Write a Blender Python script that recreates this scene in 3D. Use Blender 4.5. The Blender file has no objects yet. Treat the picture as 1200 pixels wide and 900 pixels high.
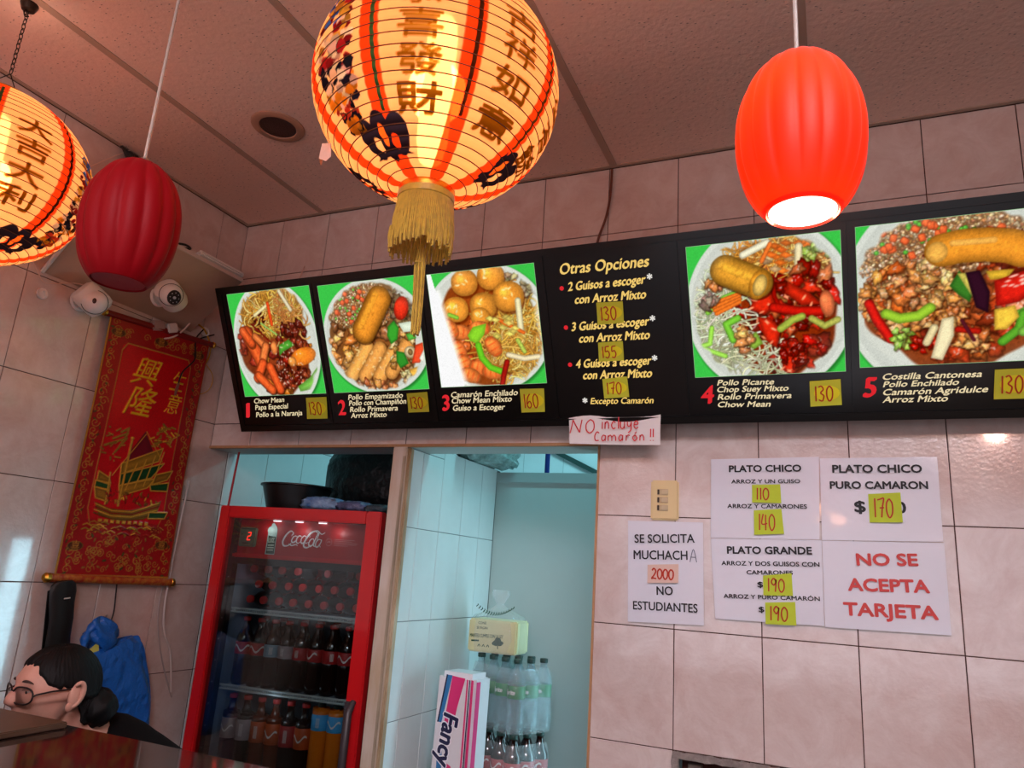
import bpy, bmesh, math, random
import numpy as np
from mathutils import Vector, Matrix, Euler
S = bpy.context.scene
COL = S.collection
R_ = math.radians
rnd = random.Random(7)

# ---------------------------------------------------------------- camera
F_PX = 857.7
cam_d = bpy.data.cameras.new('camera'); cam = bpy.data.objects.new('camera', cam_d); COL.objects.link(cam)
cam_d.sensor_width = 36.0; cam_d.lens = F_PX / 1200 * 36.0; cam_d.clip_start = .02
_r = [[0.9182371866798834, 0.3905924169292242, 0.06540667271463985],
      [-0.03962122780468173, 0.25493109978439876, -0.9661471382092721],
      [-0.3940439408307942, 0.8845607374285296, 0.24956296699316896]]
_m = Matrix([[_r[0][i], -_r[1][i], -_r[2][i]] for i in range(3)]).to_4x4()
_m.translation = (2.3123, -2.2203, 1.6340)
cam.matrix_world = _m
S.camera = cam
# ---------------------------------------------------------------- view + light
S.view_settings.view_transform = 'Standard'; S.view_settings.look = 'None'
S.view_settings.gamma = 1; S.view_settings.use_curve_mapping = False
S.view_settings.exposure = 0.0
w = bpy.data.worlds.new('world'); S.world = w; w.use_nodes = True
w.node_tree.nodes['Background'].inputs[0].default_value = (.74, .66, .68, 1)
w.node_tree.nodes['Background'].inputs[1].default_value = .40
S.cycles.use_denoising = True
S.cycles.max_bounces = 10; S.cycles.transparent_max_bounces = 16
S.cycles.sample_clamp_indirect = 3.0
S.cycles.caustics_reflective = False; S.cycles.caustics_refractive = False


def area(name, loc, rot, sx, sy, power, col):
    d = bpy.data.lights.new(name, 'AREA'); d.shape = 'RECTANGLE'; d.size = sx; d.size_y = sy
    d.energy = power; d.color = col
    o = bpy.data.objects.new(name, d); COL.objects.link(o); o.location = loc; o.rotation_euler = rot
    return o


def point(name, loc, power, col, rad=.03):
    d = bpy.data.lights.new(name, 'POINT'); d.energy = power; d.color = col; d.shadow_soft_size = rad
    o = bpy.data.objects.new(name, d); COL.objects.link(o); o.location = loc
    return o


# daylight through the street front behind the camera, and the dining room's ceiling lamp out of view
area('street_daylight', (2.2, -5.05, 1.35), (R_(90), 0, 0), 3.6, 2.2, 38, (.80, .86, 1.0))
area('dining_room_lamp', (3.2, -3.9, 2.95), (0, 0, 0), .6, .6, 20, (1.0, .70, .58))
point('added_warm_fill', (1.0, -2.95, 2.62), 14, (1.0, .52, .42), .05)  # unseen warm point lights, added to lift the ceiling and upper wall
point('added_warm_fill', (3.2, -2.75, 2.62), 14, (1.0, .52, .42), .05)
_k = area('added_wall_fill', (2.7, -2.95, 2.98), (R_(90 - 37), 0, R_(20)), 1.3, .4, 18, (.86, .87, 1.0)); _k.data.spread = R_(64)  # added unseen panel, narrow spread so only the lower wall brightens
# kitchen tubes, cold and bluish, hidden above the door head
area('kitchen_tube_front', (1.45, .42, 2.96), (0, 0, 0), .9, .12, 10, (.30, .90, 1.0))
area('kitchen_tube_back', (1.1, 1.7, 2.96), (0, 0, 0), 1.2, .12, 20, (.34, .86, 1.0))


# ---------------------------------------------------------------- helpers
def lin(c):
    if isinstance(c, str):
        c = tuple(int(c[i:i + 2], 16) / 255 for i in (0, 2, 4))
    return tuple(((v + .055) / 1.055) ** 2.4 if v > .04045 else v / 12.92 for v in c[:3])


def pbr(name, col, rough=.5, metal=0., noise=None, bump=None, coat=0., trans=0., ior=1.45, emis=None, es=0.,
        alpha=1., attr=None, rand=False, col2=None, spec=.5, sheen=0., stretch=None):
    m = bpy.data.materials.new(name); m.use_nodes = True
    nt = m.node_tree; N = nt.nodes; L = nt.links; b = N['Principled BSDF']
    c = lin(col)
    b.inputs['Base Color'].default_value = (*c, 1)
    b.inputs['Roughness'].default_value = rough; b.inputs['Metallic'].default_value = metal
    b.inputs['Coat Weight'].default_value = coat; b.inputs['Coat Roughness'].default_value = .06
    b.inputs['Transmission Weight'].default_value = trans; b.inputs['IOR'].default_value = ior
    b.inputs['Alpha'].default_value = alpha; b.inputs['Specular IOR Level'].default_value = spec
    if sheen: b.inputs['Sheen Weight'].default_value = sheen
    vec = None
    if noise or bump:
        tc = N.new('ShaderNodeTexCoord'); mp = N.new('ShaderNodeMapping'); L.new(tc.outputs['Object'], mp.inputs['Vector'])
        if stretch: mp.inputs['Scale'].default_value = stretch
        vec = mp.outputs['Vector']
        if rand:
            oi = N.new('ShaderNodeObjectInfo'); mu = N.new('ShaderNodeVectorMath'); mu.operation = 'MULTIPLY_ADD'
            cx = N.new('ShaderNodeCombineXYZ'); L.new(oi.outputs['Random'], cx.inputs[0]); L.new(oi.outputs['Random'], cx.inputs[1])
            L.new(cx.outputs[0], mu.inputs[0]); mu.inputs[1].default_value = (37, 91, 13); L.new(mp.outputs['Vector'], mu.inputs[2])
            vec = mu.outputs[0]
    if attr:
        a = N.new('ShaderNodeAttribute'); a.attribute_name = attr; L.new(a.outputs['Color'], b.inputs['Base Color'])
    elif noise:
        n = N.new('ShaderNodeTexNoise'); n.inputs['Scale'].default_value = noise[0]; n.inputs['Detail'].default_value = 6
        n.inputs['Roughness'].default_value = .62
        L.new(vec, n.inputs['Vector'])
        r = N.new('ShaderNodeMapRange'); r.inputs[1].default_value = .35; r.inputs[2].default_value = .65
        L.new(n.outputs['Fac'], r.inputs[0])
        mx = N.new('ShaderNodeMix'); mx.data_type = 'RGBA'
        c2 = lin(col2) if col2 else tuple(v * (1 - noise[1]) for v in c)
        mx.inputs[6].default_value = (*c, 1); mx.inputs[7].default_value = (*c2, 1)
        L.new(r.outputs[0], mx.inputs[0]); L.new(mx.outputs[2], b.inputs['Base Color'])
    if bump:
        n2 = N.new('ShaderNodeTexNoise'); n2.inputs['Scale'].default_value = bump[0]; n2.inputs['Detail'].default_value = 3
        L.new(vec, n2.inputs['Vector'])
        bp = N.new('ShaderNodeBump'); bp.inputs['Strength'].default_value = bump[1]; bp.inputs['Distance'].default_value = bump[2] if len(bump) > 2 else .01
        L.new(n2.outputs['Fac'], bp.inputs['Height']); L.new(bp.outputs[0], b.inputs['Normal'])
    if emis:
        b.inputs['Emission Color'].default_value = (*lin(emis), 1); b.inputs['Emission Strength'].default_value = es
    return m


def emit(name, col=None, s=1., attr=None):
    m = bpy.data.materials.new(name); m.use_nodes = True; nt = m.node_tree; nt.nodes.clear()
    e = nt.nodes.new('ShaderNodeEmission'); o = nt.nodes.new('ShaderNodeOutputMaterial')
    e.inputs[1].default_value = s
    if attr:
        a = nt.nodes.new('ShaderNodeAttribute'); a.attribute_name = attr; nt.links.new(a.outputs['Color'], e.inputs[0])
    else:
        e.inputs[0].default_value = (*lin(col), 1)
    nt.links.new(e.outputs[0], o.inputs[0])
    return m


class MB:
    """collects geometry for one mesh"""
    def __init__(s): s.v = []; s.f = []; s.mi = []; s.cm = 0
    def add(s, vs, fs):
        o = len(s.v); s.v += [tuple(v) for v in vs]; s.f += [tuple(i + o for i in f) for f in fs]; s.mi += [s.cm] * len(fs); return s
    def box(s, c, d, rot=None, bev=0.):
        x, y, z = (v / 2 for v in d)
        if bev <= 0:
            vs = [Vector((sx * x, sy * y, sz * z)) for sz in (-1, 1) for sy in (-1, 1) for sx in (-1, 1)]
            fs = [(0, 2, 3, 1), (4, 5, 7, 6), (0, 1, 5, 4), (2, 6, 7, 3), (0, 4, 6, 2), (1, 3, 7, 5)]
        else:
            bm = bmesh.new(); bmesh.ops.create_cube(bm, size=1)
            for v in bm.verts: v.co = Vector((v.co.x * 2 * x, v.co.y * 2 * y, v.co.z * 2 * z))
            bmesh.ops.bevel(bm, geom=bm.edges[:], offset=min(bev, x * .9, y * .9, z * .9), segments=2, affect='EDGES')
            bm.verts.index_update(); vs = [v.co.copy() for v in bm.verts]; fs = [[v.index for v in f.verts] for f in bm.faces]; bm.free()
        if rot is not None:
            m = Euler(rot).to_matrix(); vs = [m @ v for v in vs]
        c = Vector(c); return s.add([v + c for v in vs], fs)
    def b2(s, a, b, bev=0.):
        return s.box([(a[i] + b[i]) / 2 for i in range(3)], [abs(b[i] - a[i]) for i in range(3)], bev=bev)
    def tube(s, pts, r, n=8, cap=True):
        pts = [Vector(p) for p in pts]; m = len(pts); rs = r if hasattr(r, '__len__') else [r] * m
        up = None; rings = []
        for i, p in enumerate(pts):
            t = (pts[min(i + 1, m - 1)] - pts[max(i - 1, 0)])
            t = t.normalized() if t.length > 1e-9 else Vector((0, 0, 1))
            if up is None: up = t.orthogonal().normalized()
            up = (up - t * up.dot(t)); up = up.normalized() if up.length > 1e-6 else t.orthogonal().normalized()
            q = t.cross(up)
            rings.append([p + (up * math.cos(2 * math.pi * k / n) + q * math.sin(2 * math.pi * k / n)) * rs[i] for k in range(n)])
        vs = [v for rg in rings for v in rg]
        fs = [(i * n + k, i * n + (k + 1) % n, (i + 1) * n + (k + 1) % n, (i + 1) * n + k) for i in range(m - 1) for k in range(n)]
        if cap: fs += [tuple(reversed(range(n))), tuple((m - 1) * n + k for k in range(n))]
        return s.add(vs, fs)
    def lathe(s, prof, n=24, c=(0, 0, 0), axis='z', cap=False, flute=None):
        vs = []; m = len(prof)
        for (r, z) in prof:
            for k in range(n):
                a = 2 * math.pi * k / n; rr = r * (1 + (flute(a, z) if flute else 0))
                x, y = rr * math.cos(a), rr * math.sin(a)
                p = (x, y, z) if axis == 'z' else ((x, z, y) if axis == 'y' else (z, x, y))
                vs.append((p[0] + c[0], p[1] + c[1], p[2] + c[2]))
        fs = [(i * n + k, i * n + (k + 1) % n, (i + 1) * n + (k + 1) % n, (i + 1) * n + k) for i in range(m - 1) for k in range(n)]
        if axis == 'y': fs = [tuple(reversed(f)) for f in fs]
        if cap: fs += [tuple(reversed(range(n))), tuple((m - 1) * n + k for k in range(n))]
        return s.add(vs, fs)
    def sph(s, c, r, n=16, m=10, rot=None):
        r = r if hasattr(r, '__len__') else (r, r, r)
        vs = []; M = Euler(rot).to_matrix() if rot else None
        for i in range(m + 1):
            t = math.pi * i / m
            for k in range(n):
                a = 2 * math.pi * k / n
                v = Vector((r[0] * math.sin(t) * math.cos(a), r[1] * math.sin(t) * math.sin(a), r[2] * math.cos(t)))
                if M: v = M @ v
                vs.append(v + Vector(c))
        return s.add(vs, [((i + 1) * n + k, (i + 1) * n + (k + 1) % n, i * n + (k + 1) % n, i * n + k) for i in range(m) for k in range(n)])
    def prism(s, poly, z0, z1):
        n = len(poly)
        return s.add([(x, y, z0) for x, y in poly] + [(x, y, z1) for x, y in poly],
                     [tuple(reversed(range(n))), tuple(range(n, 2 * n))] + [(i, (i + 1) % n, n + (i + 1) % n, n + i) for i in range(n)])
    def build(s, name, mat, parent=None, smooth=False, kind=None, label=None, mesh=None):
        me = mesh or bpy.data.meshes.new(name)
        if not mesh:
            me.from_pydata([tuple(v) for v in s.v], [], s.f)
            for m in (mat if isinstance(mat, (list, tuple)) else [mat]): me.materials.append(m)
            if isinstance(mat, (list, tuple)): me.polygons.foreach_set('material_index', s.mi)
            if smooth:
                me.polygons.foreach_set('use_smooth', [True] * len(me.polygons))
                if smooth != 'full': me.set_sharp_from_angle(angle=R_(40))
            me.update()
        o = bpy.data.objects.new(name, me); COL.objects.link(o)
        if parent: o.parent = parent
        if kind: o['kind'] = kind
        if label: o['label'] = label
        return o


def tag(o, label, cat, group=None, kind=None):
    o['label'] = label; o['category'] = cat
    if group: o['group'] = group
    if kind: o['kind'] = kind
    return o


def thing(name, label, cat, loc=(0, 0, 0), rot=(0, 0, 0), group=None):
    o = bpy.data.objects.new(name, None); COL.objects.link(o); o.empty_display_size = .05
    o.location = loc; o.rotation_euler = rot
    return tag(o, label, cat, group)


def dup(root, loc=None, rot=None, label=None):
    r = root.copy(); COL.objects.link(r)
    if loc is not None: r.location = loc
    if rot is not None: r.rotation_euler = rot
    if label: r['label'] = label
    for ch in list(root.children):
        c = ch.copy(); COL.objects.link(c); c.parent = r
        for g in list(ch.children):
            d = g.copy(); COL.objects.link(d); d.parent = c
    return r


def smooth_path(pts, n=8, closed=False):
    P = [np.array(p, float) for p in pts]
    if len(P) < 3: return [tuple(p) for p in P]
    out = []
    m = len(P)
    for i in range(m - 1):
        p0, p1, p2, p3 = P[max(i - 1, 0)], P[i], P[i + 1], P[min(i + 2, m - 1)]
        for k in range(n):
            t = k / n
            out.append(tuple(.5 * ((2 * p1) + (-p0 + p2) * t + (2 * p0 - 5 * p1 + 4 * p2 - p3) * t * t + (-p0 + 3 * p1 - 3 * p2 + p3) * t ** 3)))
    out.append(tuple(P[-1])); return out


# --- text as mesh ---------------------------------------------------------
_tc = {}


def glyphs(body, shear=0., bold=0., space=1.):
    k = (body, shear, bold, space)
    if k not in _tc:
        c = bpy.data.curves.new('lettering', 'FONT'); c.body = body; c.shear = shear; c.offset = bold; c.space_character = space
        c.resolution_u = 3
        o = bpy.data.objects.new('lettering', c); COL.objects.link(o)
        dg = bpy.context.evaluated_depsgraph_get(); dg.update()
        me = o.evaluated_get(dg).to_mesh()
        v = np.array([x.co[:2] for x in me.vertices]).reshape(-1, 2); f = [tuple(p.vertices) for p in me.polygons]
        bpy.data.objects.remove(o); bpy.data.curves.remove(c)
        _tc[k] = (v, f)
    return _tc[k]


_caph = None


def text2d(body, x0, y0, x1, y1, cap, shear=0., bold=0., nib=0., space=1.):
    """2-D verts and faces of a line of lettering running from (x0,y0) to (x1,y1) with the given capital height"""
    global _caph
    if _caph is None:
        hv, _ = glyphs('H'); _caph = hv[:, 1].max()
    v, f = glyphs(body, shear, 0., space)
    w0, w1 = v[:, 0].min(), v[:, 0].max(); L = math.hypot(x1 - x0, y1 - y0); a = math.atan2(y1 - y0, x1 - x0)
    X = (v[:, 0] - w0) / (w1 - w0) * L; Yv = v[:, 1] / _caph * cap
    V = []; Fs = []
    e = bold * cap
    sh = [(t * nib * .8, t * nib * .6) for t in (-1., -.5, 0., .5, 1.)] if nib else ([(0, 0)] if not bold else [(e * math.cos(q), e * math.sin(q)) for q in [k * math.pi / 4 for k in range(8)]] + [(0, 0)])
    for dx_, dy_ in sh:
        o = len(V)
        for x, y in zip(X + dx_, Yv + dy_):
            V.append((x0 + x * math.cos(a) - y * math.sin(a), y0 + x * math.sin(a) + y * math.cos(a), len(V) // len(X) * 4e-5))
        Fs += [tuple(i + o for i in q) for q in f]
    return V, Fs


def put2d(mb, vf, off, M='xy'):
    V, Fs = vf
    if M == 'xy': mb.add([(p[0], p[1], off + (p[2] if len(p) > 2 else 0)) for p in V], Fs)
    else: mb.add([(p[0], off - (p[2] if len(p) > 2 else 0), p[1]) for p in V], Fs)          # 'xz': facing -y
    return mb


def ribbon(pts, wd, n=6):
    """flat pen stroke"""
    P = [np.array(p[:2], float) for p in (smooth_path(pts, n) if len(pts) > 2 else pts)]
    V = []; Fs = []; m = len(P)
    for i, p in enumerate(P):
        t = P[min(i + 1, m - 1)] - P[max(i - 1, 0)]; L = np.linalg.norm(t); t = t / (L if L > 1e-9 else 1)
        nrm = np.array([-t[1], t[0]]); w_ = wd(i / (m - 1)) if callable(wd) else wd
        V += [tuple(p - nrm * w_ / 2), tuple(p + nrm * w_ / 2)]
    for i in range(m - 1): Fs.append((2 * i, 2 * i + 2, 2 * i + 3, 2 * i + 1))
    return V, Fs


PEN = {
    '0': [[(.5, 1), (.12, .75), (.1, .3), (.45, 0), (.88, .25), (.9, .75), (.5, 1)]],
    '1': [[(.5, 1), (.48, .5), (.45, 0)]],
    '2': [[(.1, .8), (.45, 1), (.85, .75), (.5, .35), (.05, .02), (.4, .05), (.95, .02)]],
    '3': [[(.1, .92), (.5, 1), (.8, .78), (.4, .55), (.85, .35), (.6, .02), (.1, .1)]],
    '4': [[(.3, 1), (.05, .4), (.95, .42)], [(.7, .95), (.68, 0)]],
    '5': [[(.2, .97), (.15, .55), (.6, .6), (.85, .3), (.55, 0), (.1, .08)], [(.2, .97), (.9, 1)]],
    '6': [[(.75, 1), (.25, .7), (.08, .25), (.45, 0), (.88, .2), (.6, .48), (.15, .3)]],
    '7': [[(.05, .92), (.5, .97), (.95, 1), (.7, .5), (.55, 0)], [(.3, .5), (.95, .52)]],
    '9': [[(.85, .85), (.45, 1), (.12, .72), (.5, .5), (.85, .75), (.85, .9), (.8, .4), (.72, 0)]],
    'N': [[(0, 0), (.12, .5), (.2, 1)], [(.2, 1), (.5, .5), (.8, .05)], [(.8, .05), (.85, .5), (.95, 1)]],
    'O': [[(.5, 1), (.1, .7), (.1, .25), (.5, 0), (.9, .3), (.85, .8), (.5, 1)]],
    'i': [[(.5, .6), (.5, 0)], [(.5, .84), (.52, .78)]],
    'n': [[(.15, .6), (.15, 0)], [(.15, .4), (.5, .62), (.8, .4), (.82, 0)]],
    'c': [[(.85, .5), (.45, .62), (.12, .3), (.45, 0), (.88, .1)]],
    'l': [[(.5, 1), (.5, .5), (.5, 0)]],
    'u': [[(.12, .6), (.15, .15), (.5, 0), (.85, .2)], [(.85, .6), (.85, 0)]],
    'y': [[(.12, .6), (.2, .25), (.6, .2), (.82, .45)], [(.85, .62), (.8, -.1), (.3, -.35)]],
    'e': [[(.15, .32), (.8, .36), (.6, .62), (.2, .5), (.15, .15), (.5, 0), (.88, .12)]],
    'C': [[(.9, .85), (.5, 1), (.1, .6), (.25, .08), (.85, .08)]],
    'a': [[(.8, .55), (.4, .62), (.12, .3), (.4, .0), (.8, .25)], [(.82, .62), (.82, 0)]],
    'm': [[(.05, .6), (.05, 0)], [(.05, .4), (.28, .62), (.48, .4), (.5, 0)], [(.5, .4), (.75, .62), (.95, .4), (.97, 0)]],
    'r': [[(.2, .6), (.2, 0)], [(.2, .35), (.5, .6), (.85, .55)]],
    'o': [[(.5, .62), (.12, .35), (.45, 0), (.88, .28), (.5, .62)]],
    'ó': [[(.5, .62), (.12, .35), (.45, 0), (.88, .28), (.5, .62)], [(.45, .78), (.75, .92)]],
    '!': [[(.5, 1), (.5, .3)], [(.5, .06), (.52, 0)]],
    'A': [[(0, 0), (.5, 1), (1, 0)], [(.2, .38), (.85, .38)]],
}


def handwrite(mb, s, x0, y0, wd, h, pen, off, slant=0., adv=1.25, mode='xy'):
    """pen strokes; wd is the advance of one character's body"""
    x = x0
    for ch in s:
        if ch == ' ': x += wd * .8; continue
        cw = wd * {'i': .5, 'l': .35, '!': .4, '1': .45, 'm': 1.5, 'N': 1.3}.get(ch, 1.)
        for st in PEN[ch]:
            pts = [(x + px * cw + slant * py * h, y0 + py * h) for px, py in st]
            put2d(mb, ribbon(pts, pen), off, mode)
        x += cw * adv
    return mb


# --- painting prints into vertex colours -----------------------------------
class Ras:
    def __init__(s, W, H, bg):
        s.W, s.H = W, H; s.a = np.zeros((H, W, 3), np.float32); s.a[:] = np.array(bg)
        s.yy, s.xx = np.mgrid[0:H, 0:W].astype(np.float32); s.h = np.zeros((H, W), np.float32)
    def _bb(s, x0, x1, y0, y1):
        return (slice(max(0, int(y0)), min(s.H, int(y1) + 2)), slice(max(0, int(x0)), min(s.W, int(x1) + 2)))
    def ell(s, cx, cy, rx, ry, ang=0, col=(1, 1, 1), hi=.25, sh=.45, al=1., power=2., soft=1., wob=0., ph=0.):
        cx *= s.W; cy *= s.H; rx *= s.W; ry *= s.W; R = max(rx, ry) + 1
        b = s._bb(cx - R, cx + R, cy - R, cy + R); X = s.xx[b] - cx; Y = s.yy[b] - cy
        if X.size == 0: return
        c, n = math.cos(ang), math.sin(ang); u = (X * c + Y * n) / max(rx, .3); v = (-X * n + Y * c) / max(ry, .3)
        d = (np.abs(u) ** power + np.abs(v) ** power) ** (1 / power)
        if wob:
            th = np.arctan2(v, u); d = d * (1 + wob * np.sin(3 * th + ph) + wob * .7 * np.sin(5 * th + ph * 2.3) + wob * .4 * np.sin(9 * th - ph))
        m = np.clip((1 - d) * min(rx, ry) / soft + .5, 0, 1) * al
        lum = 1 - sh * np.clip(d, 0, 1) ** 2.5 + hi * np.exp(-(((X / max(rx, ry) + .3) ** 2 + (Y / max(rx, ry) + .35) ** 2) * 9))
        s.a[b] = s.a[b] * (1 - m[..., None]) + (np.array(col)[None, None] * lum[..., None]) * m[..., None]
    def line(s, pts, wd, col, sh=.4, al=1., taper=False, hgt=0.):
        pts = [(x * s.W, y * s.H) for x, y in pts]; wd = wd * s.W
        xs = [p[0] for p in pts]; ys = [p[1] for p in pts]; b = s._bb(min(xs) - wd - 1, max(xs) + wd + 1, min(ys) - wd - 1, max(ys) + wd + 1)
        X = s.xx[b]; Y = s.yy[b]
        if X.size == 0: return
        D = np.full(X.shape, 1e9, np.float32)
        for i in range(len(pts) - 1):
            (x0, y0), (x1, y1) = pts[i], pts[i + 1]; dx, dy = x1 - x0, y1 - y0; L = dx * dx + dy * dy + 1e-9
            t = np.clip(((X - x0) * dx + (Y - y0) * dy) / L, 0, 1); d = np.hypot(X - x0 - t * dx, Y - y0 - t * dy)
            if taper:
                tt = (i + t) / (len(pts) - 1); d = d / (1.15 - tt * .9)
            D = np.minimum(D, d)
        m = np.clip(wd / 2 - D + .5, 0, 1) * al; lum = 1 - sh * np.clip(D / (wd / 2 + .01), 0, 1) ** 2
        s.a[b] = s.a[b] * (1 - m[..., None]) + np.array(col)[None, None] * lum[..., None] * m[..., None]
        if hgt: s.h[b] = np.maximum(s.h[b], m * hgt)
    def poly(s, pts, col, sh=.3, al=1., hgt=0., tex=0.):
        P = [(x * s.W, y * s.H) for x, y in pts]; xs = [p[0] for p in P]; ys = [p[1] for p in P]
        b = s._bb(min(xs) - 1, max(xs) + 1, min(ys) - 1, max(ys) + 1); X = s.xx[b]; Y = s.yy[b]
        if X.size == 0: return
        ins = np.zeros(X.shape, bool); D = np.full(X.shape, 1e9, np.float32); n = len(P)
        for i in range(n):
            (x0, y0), (x1, y1) = P[i], P[(i + 1) % n]
            if abs(y1 - y0) > 1e-6:
                cr = ((y0 > Y) != (y1 > Y)) & (X < (x1 - x0) * (Y - y0) / (y1 - y0) + x0); ins ^= cr
            dx, dy = x1 - x0, y1 - y0; t = np.clip(((X - x0) * dx + (Y - y0) * dy) / (dx * dx + dy * dy + 1e-9), 0, 1)
            D = np.minimum(D, np.hypot(X - x0 - t * dx, Y - y0 - t * dy))
        sd = np.where(ins, D, -D); m = np.clip(sd + .5, 0, 1) * al
        w_ = max(max(xs) - min(xs), 1) * .18
        lum = 1 - sh * (1 - np.clip(D / w_, 0, 1)) + (.0 if not tex else tex * np.sin(X * 1.3 + 2 * np.sin(Y * .7)) * .5)
        s.a[b] = s.a[b] * (1 - m[..., None]) + np.array(col)[None, None] * lum[..., None] * m[..., None]
        if hgt: s.h[b] = np.maximum(s.h[b], m * hgt)
    def glyph(s, body, x, y, wd, hg, col, bold=.02, shear=0., hgt=0., mask=None):
        v, f = glyphs(body, shear, 0.); mn = v.min(0); mx = v.max(0)
        P = np.empty_like(v); P[:, 0] = (x + (v[:, 0] - mn[0]) / (mx[0] - mn[0]) * wd) * s.W; P[:, 1] = (y + (1 - (v[:, 1] - mn[1]) / (mx[1] - mn[1])) * hg) * s.H
        cov = np.zeros((s.H, s.W), np.float32); sub = [(-.25, -.25), (.25, -.25), (-.25, .25), (.25, .25)]
        for q in f:
            for k in range(1, len(q) - 1):
                a, b_, c = P[q[0]], P[q[k]], P[q[k + 1]]
                bb = s._bb(min(a[0], b_[0], c[0]) - 1, max(a[0], b_[0], c[0]) + 1, min(a[1], b_[1], c[1]) - 1, max(a[1], b_[1], c[1]) + 1)
                X = s.xx[bb]; Y = s.yy[bb]
                if X.size == 0: continue
                ar = (b_[0] - a[0]) * (c[1] - a[1]) - (b_[1] - a[1]) * (c[0] - a[0])
                if abs(ar) < 1e-9: continue
                for ox, oy in sub:
                    x_, y_ = X + ox, Y + oy
                    e0 = ((b_[0] - a[0]) * (y_ - a[1]) - (b_[1] - a[1]) * (x_ - a[0])) / ar
                    e1 = ((c[0] - b_[0]) * (y_ - b_[1]) - (c[1] - b_[1]) * (x_ - b_[0])) / ar
                    e2 = ((a[0] - c[0]) * (y_ - c[1]) - (a[1] - c[1]) * (x_ - c[0])) / ar
                    cov[bb] += .25 * ((e0 >= 0) & (e1 >= 0) & (e2 >= 0))
        cov = np.clip(cov, 0, 1)
        if bold:
            rr = bold * wd * s.W; K_ = int(rr) + 1; base_ = cov.copy()
            for oy in range(-K_, K_ + 1):
                for ox in range(-K_, K_ + 1):
                    q_ = math.hypot(ox, oy)
                    if 0 < q_ < rr + .5: cov = np.maximum(cov, np.roll(np.roll(base_, oy, 0), ox, 1) * min(1, rr + .5 - q_))
        s.a[:] = s.a * (1 - cov[..., None]) + np.array(col)[None, None] * cov[..., None]
        if hgt: s.h[:] = np.maximum(s.h, cov * hgt)
        return cov


def grid_mesh(name, ras, fn, mat, extra=None):
    """mesh of the raster: fn(u, v) gives points (N,3) for arrays u (0..1 right), v (0..1 down)"""
    H, W = ras.H, ras.W
    u = np.linspace(0, 1, W); v = np.linspace(0, 1, H); U, V = np.meshgrid(u, v)
    P = fn(U.ravel(), V.ravel(), ras.h.ravel())
    idx = np.arange(H * W).reshape(H, W)
    q = np.stack([idx[1:, :-1], idx[1:, 1:], idx[:-1, 1:], idx[:-1, :-1]], -1).reshape(-1, 4)
    me = bpy.data.meshes.new(name); me.vertices.add(len(P)); me.vertices.foreach_set('co', P.astype(np.float32).ravel())
    me.loops.add(q.size); me.loops.foreach_set('vertex_index', q.ravel().astype(np.int32))
    me.polygons.add(len(q)); me.polygons.foreach_set('loop_start', np.arange(0, q.size, 4, dtype=np.int32))
    me.polygons.foreach_set('use_smooth', [True] * len(q))
    me.update(calc_edges=True)
    c = np.clip(ras.a, 0, 1).reshape(-1, 3); c = np.where(c > .04045, ((c + .055) / 1.055) ** 2.4, c / 12.92)
    at = me.color_attributes.new('col', 'FLOAT_COLOR', 'POINT')
    at.data.foreach_set('color', np.hstack([c, np.ones((len(c), 1))]).astype(np.float32).ravel())
    if extra is not None:
        a2 = me.attributes.new('ink', 'FLOAT', 'POINT'); a2.data.foreach_set('value', extra.astype(np.float32).ravel())
    me.materials.append(mat)
    return me


def link(name, me, parent=None):
    o = bpy.data.objects.new(name, me); COL.objects.link(o)
    if parent: o.parent = parent
    return o

# ================================================================ materials
M = {}
M['grout'] = pbr('grout', '4a3028', .9)
M['tile'] = pbr('wall_tile_glaze', 'dacbc5', .14, noise=(9, .1), col2='cab2aa', bump=(95, .30, .0022), rand=True, coat=.9)
_nt = M['tile'].node_tree
for _n in _nt.nodes:
    if _n.type == 'TEX_NOISE' and abs(_n.inputs['Scale'].default_value - 9) < .1: _n.inputs['Distortion'].default_value = .55; _n.inputs['Detail'].default_value = 9; _n.inputs['Roughness'].default_value = .7
M['white_tile'] = pbr('kitchen_tile_glaze', 'dfe6e6', .22, noise=(6, .06), bump=(30, .06, .004), rand=True)
M['grey_grout'] = pbr('grey_grout', '7c8484', .9)
M['ceiling_tile'] = pbr('ceiling_tile', 'ecd0c2', .9, noise=(60, .06), bump=(75, .45, .005))
_nt = M['ceiling_tile'].node_tree; _b = _nt.nodes['Principled BSDF']; _vo = _nt.nodes.new('ShaderNodeTexVoronoi'); _vo.inputs['Scale'].default_value = 62; _tcn = _nt.nodes.new('ShaderNodeTexCoord'); _mp = _nt.nodes.new('ShaderNodeMapping'); _mp.inputs['Scale'].default_value = (.7, 1.5, 1)
_nt.links.new(_tcn.outputs["Object"], _mp.inputs[0]); _nt.links.new(_mp.outputs[0], _vo.inputs['Vector']); _mr = _nt.nodes.new('ShaderNodeMapRange'); _mr.inputs[1].default_value = .10; _mr.inputs[2].default_value = .17; _mr.inputs[3].default_value = .42; _mr.inputs[4].default_value = 1.
_nt.links.new(_vo.outputs['Distance'], _mr.inputs[0]); _hx = _nt.nodes.new('ShaderNodeMix'); _hx.data_type = 'RGBA'; _hx.blend_type = 'MULTIPLY'; _hx.inputs[0].default_value = 1.
_lk = _b.inputs['Base Color'].links[0]; _nt.links.new(_lk.from_socket, _hx.inputs[6]); _nt.links.new(_mr.outputs[0], _hx.inputs[7]); _nt.links.new(_hx.outputs[2], _b.inputs['Base Color'])
M['tbar'] = pbr('ceiling_bar', 'b09a8a', .6)
M['plaster'] = pbr('plaster', 'cfc3b8', .85, noise=(12, .08))
M['floor'] = pbr('floor_tile', '8c8078', .35, noise=(5, .2))
M['wood_trim'] = pbr('tan_edge_trim', 'b9895f', .6, noise=(20, .2))
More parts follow.
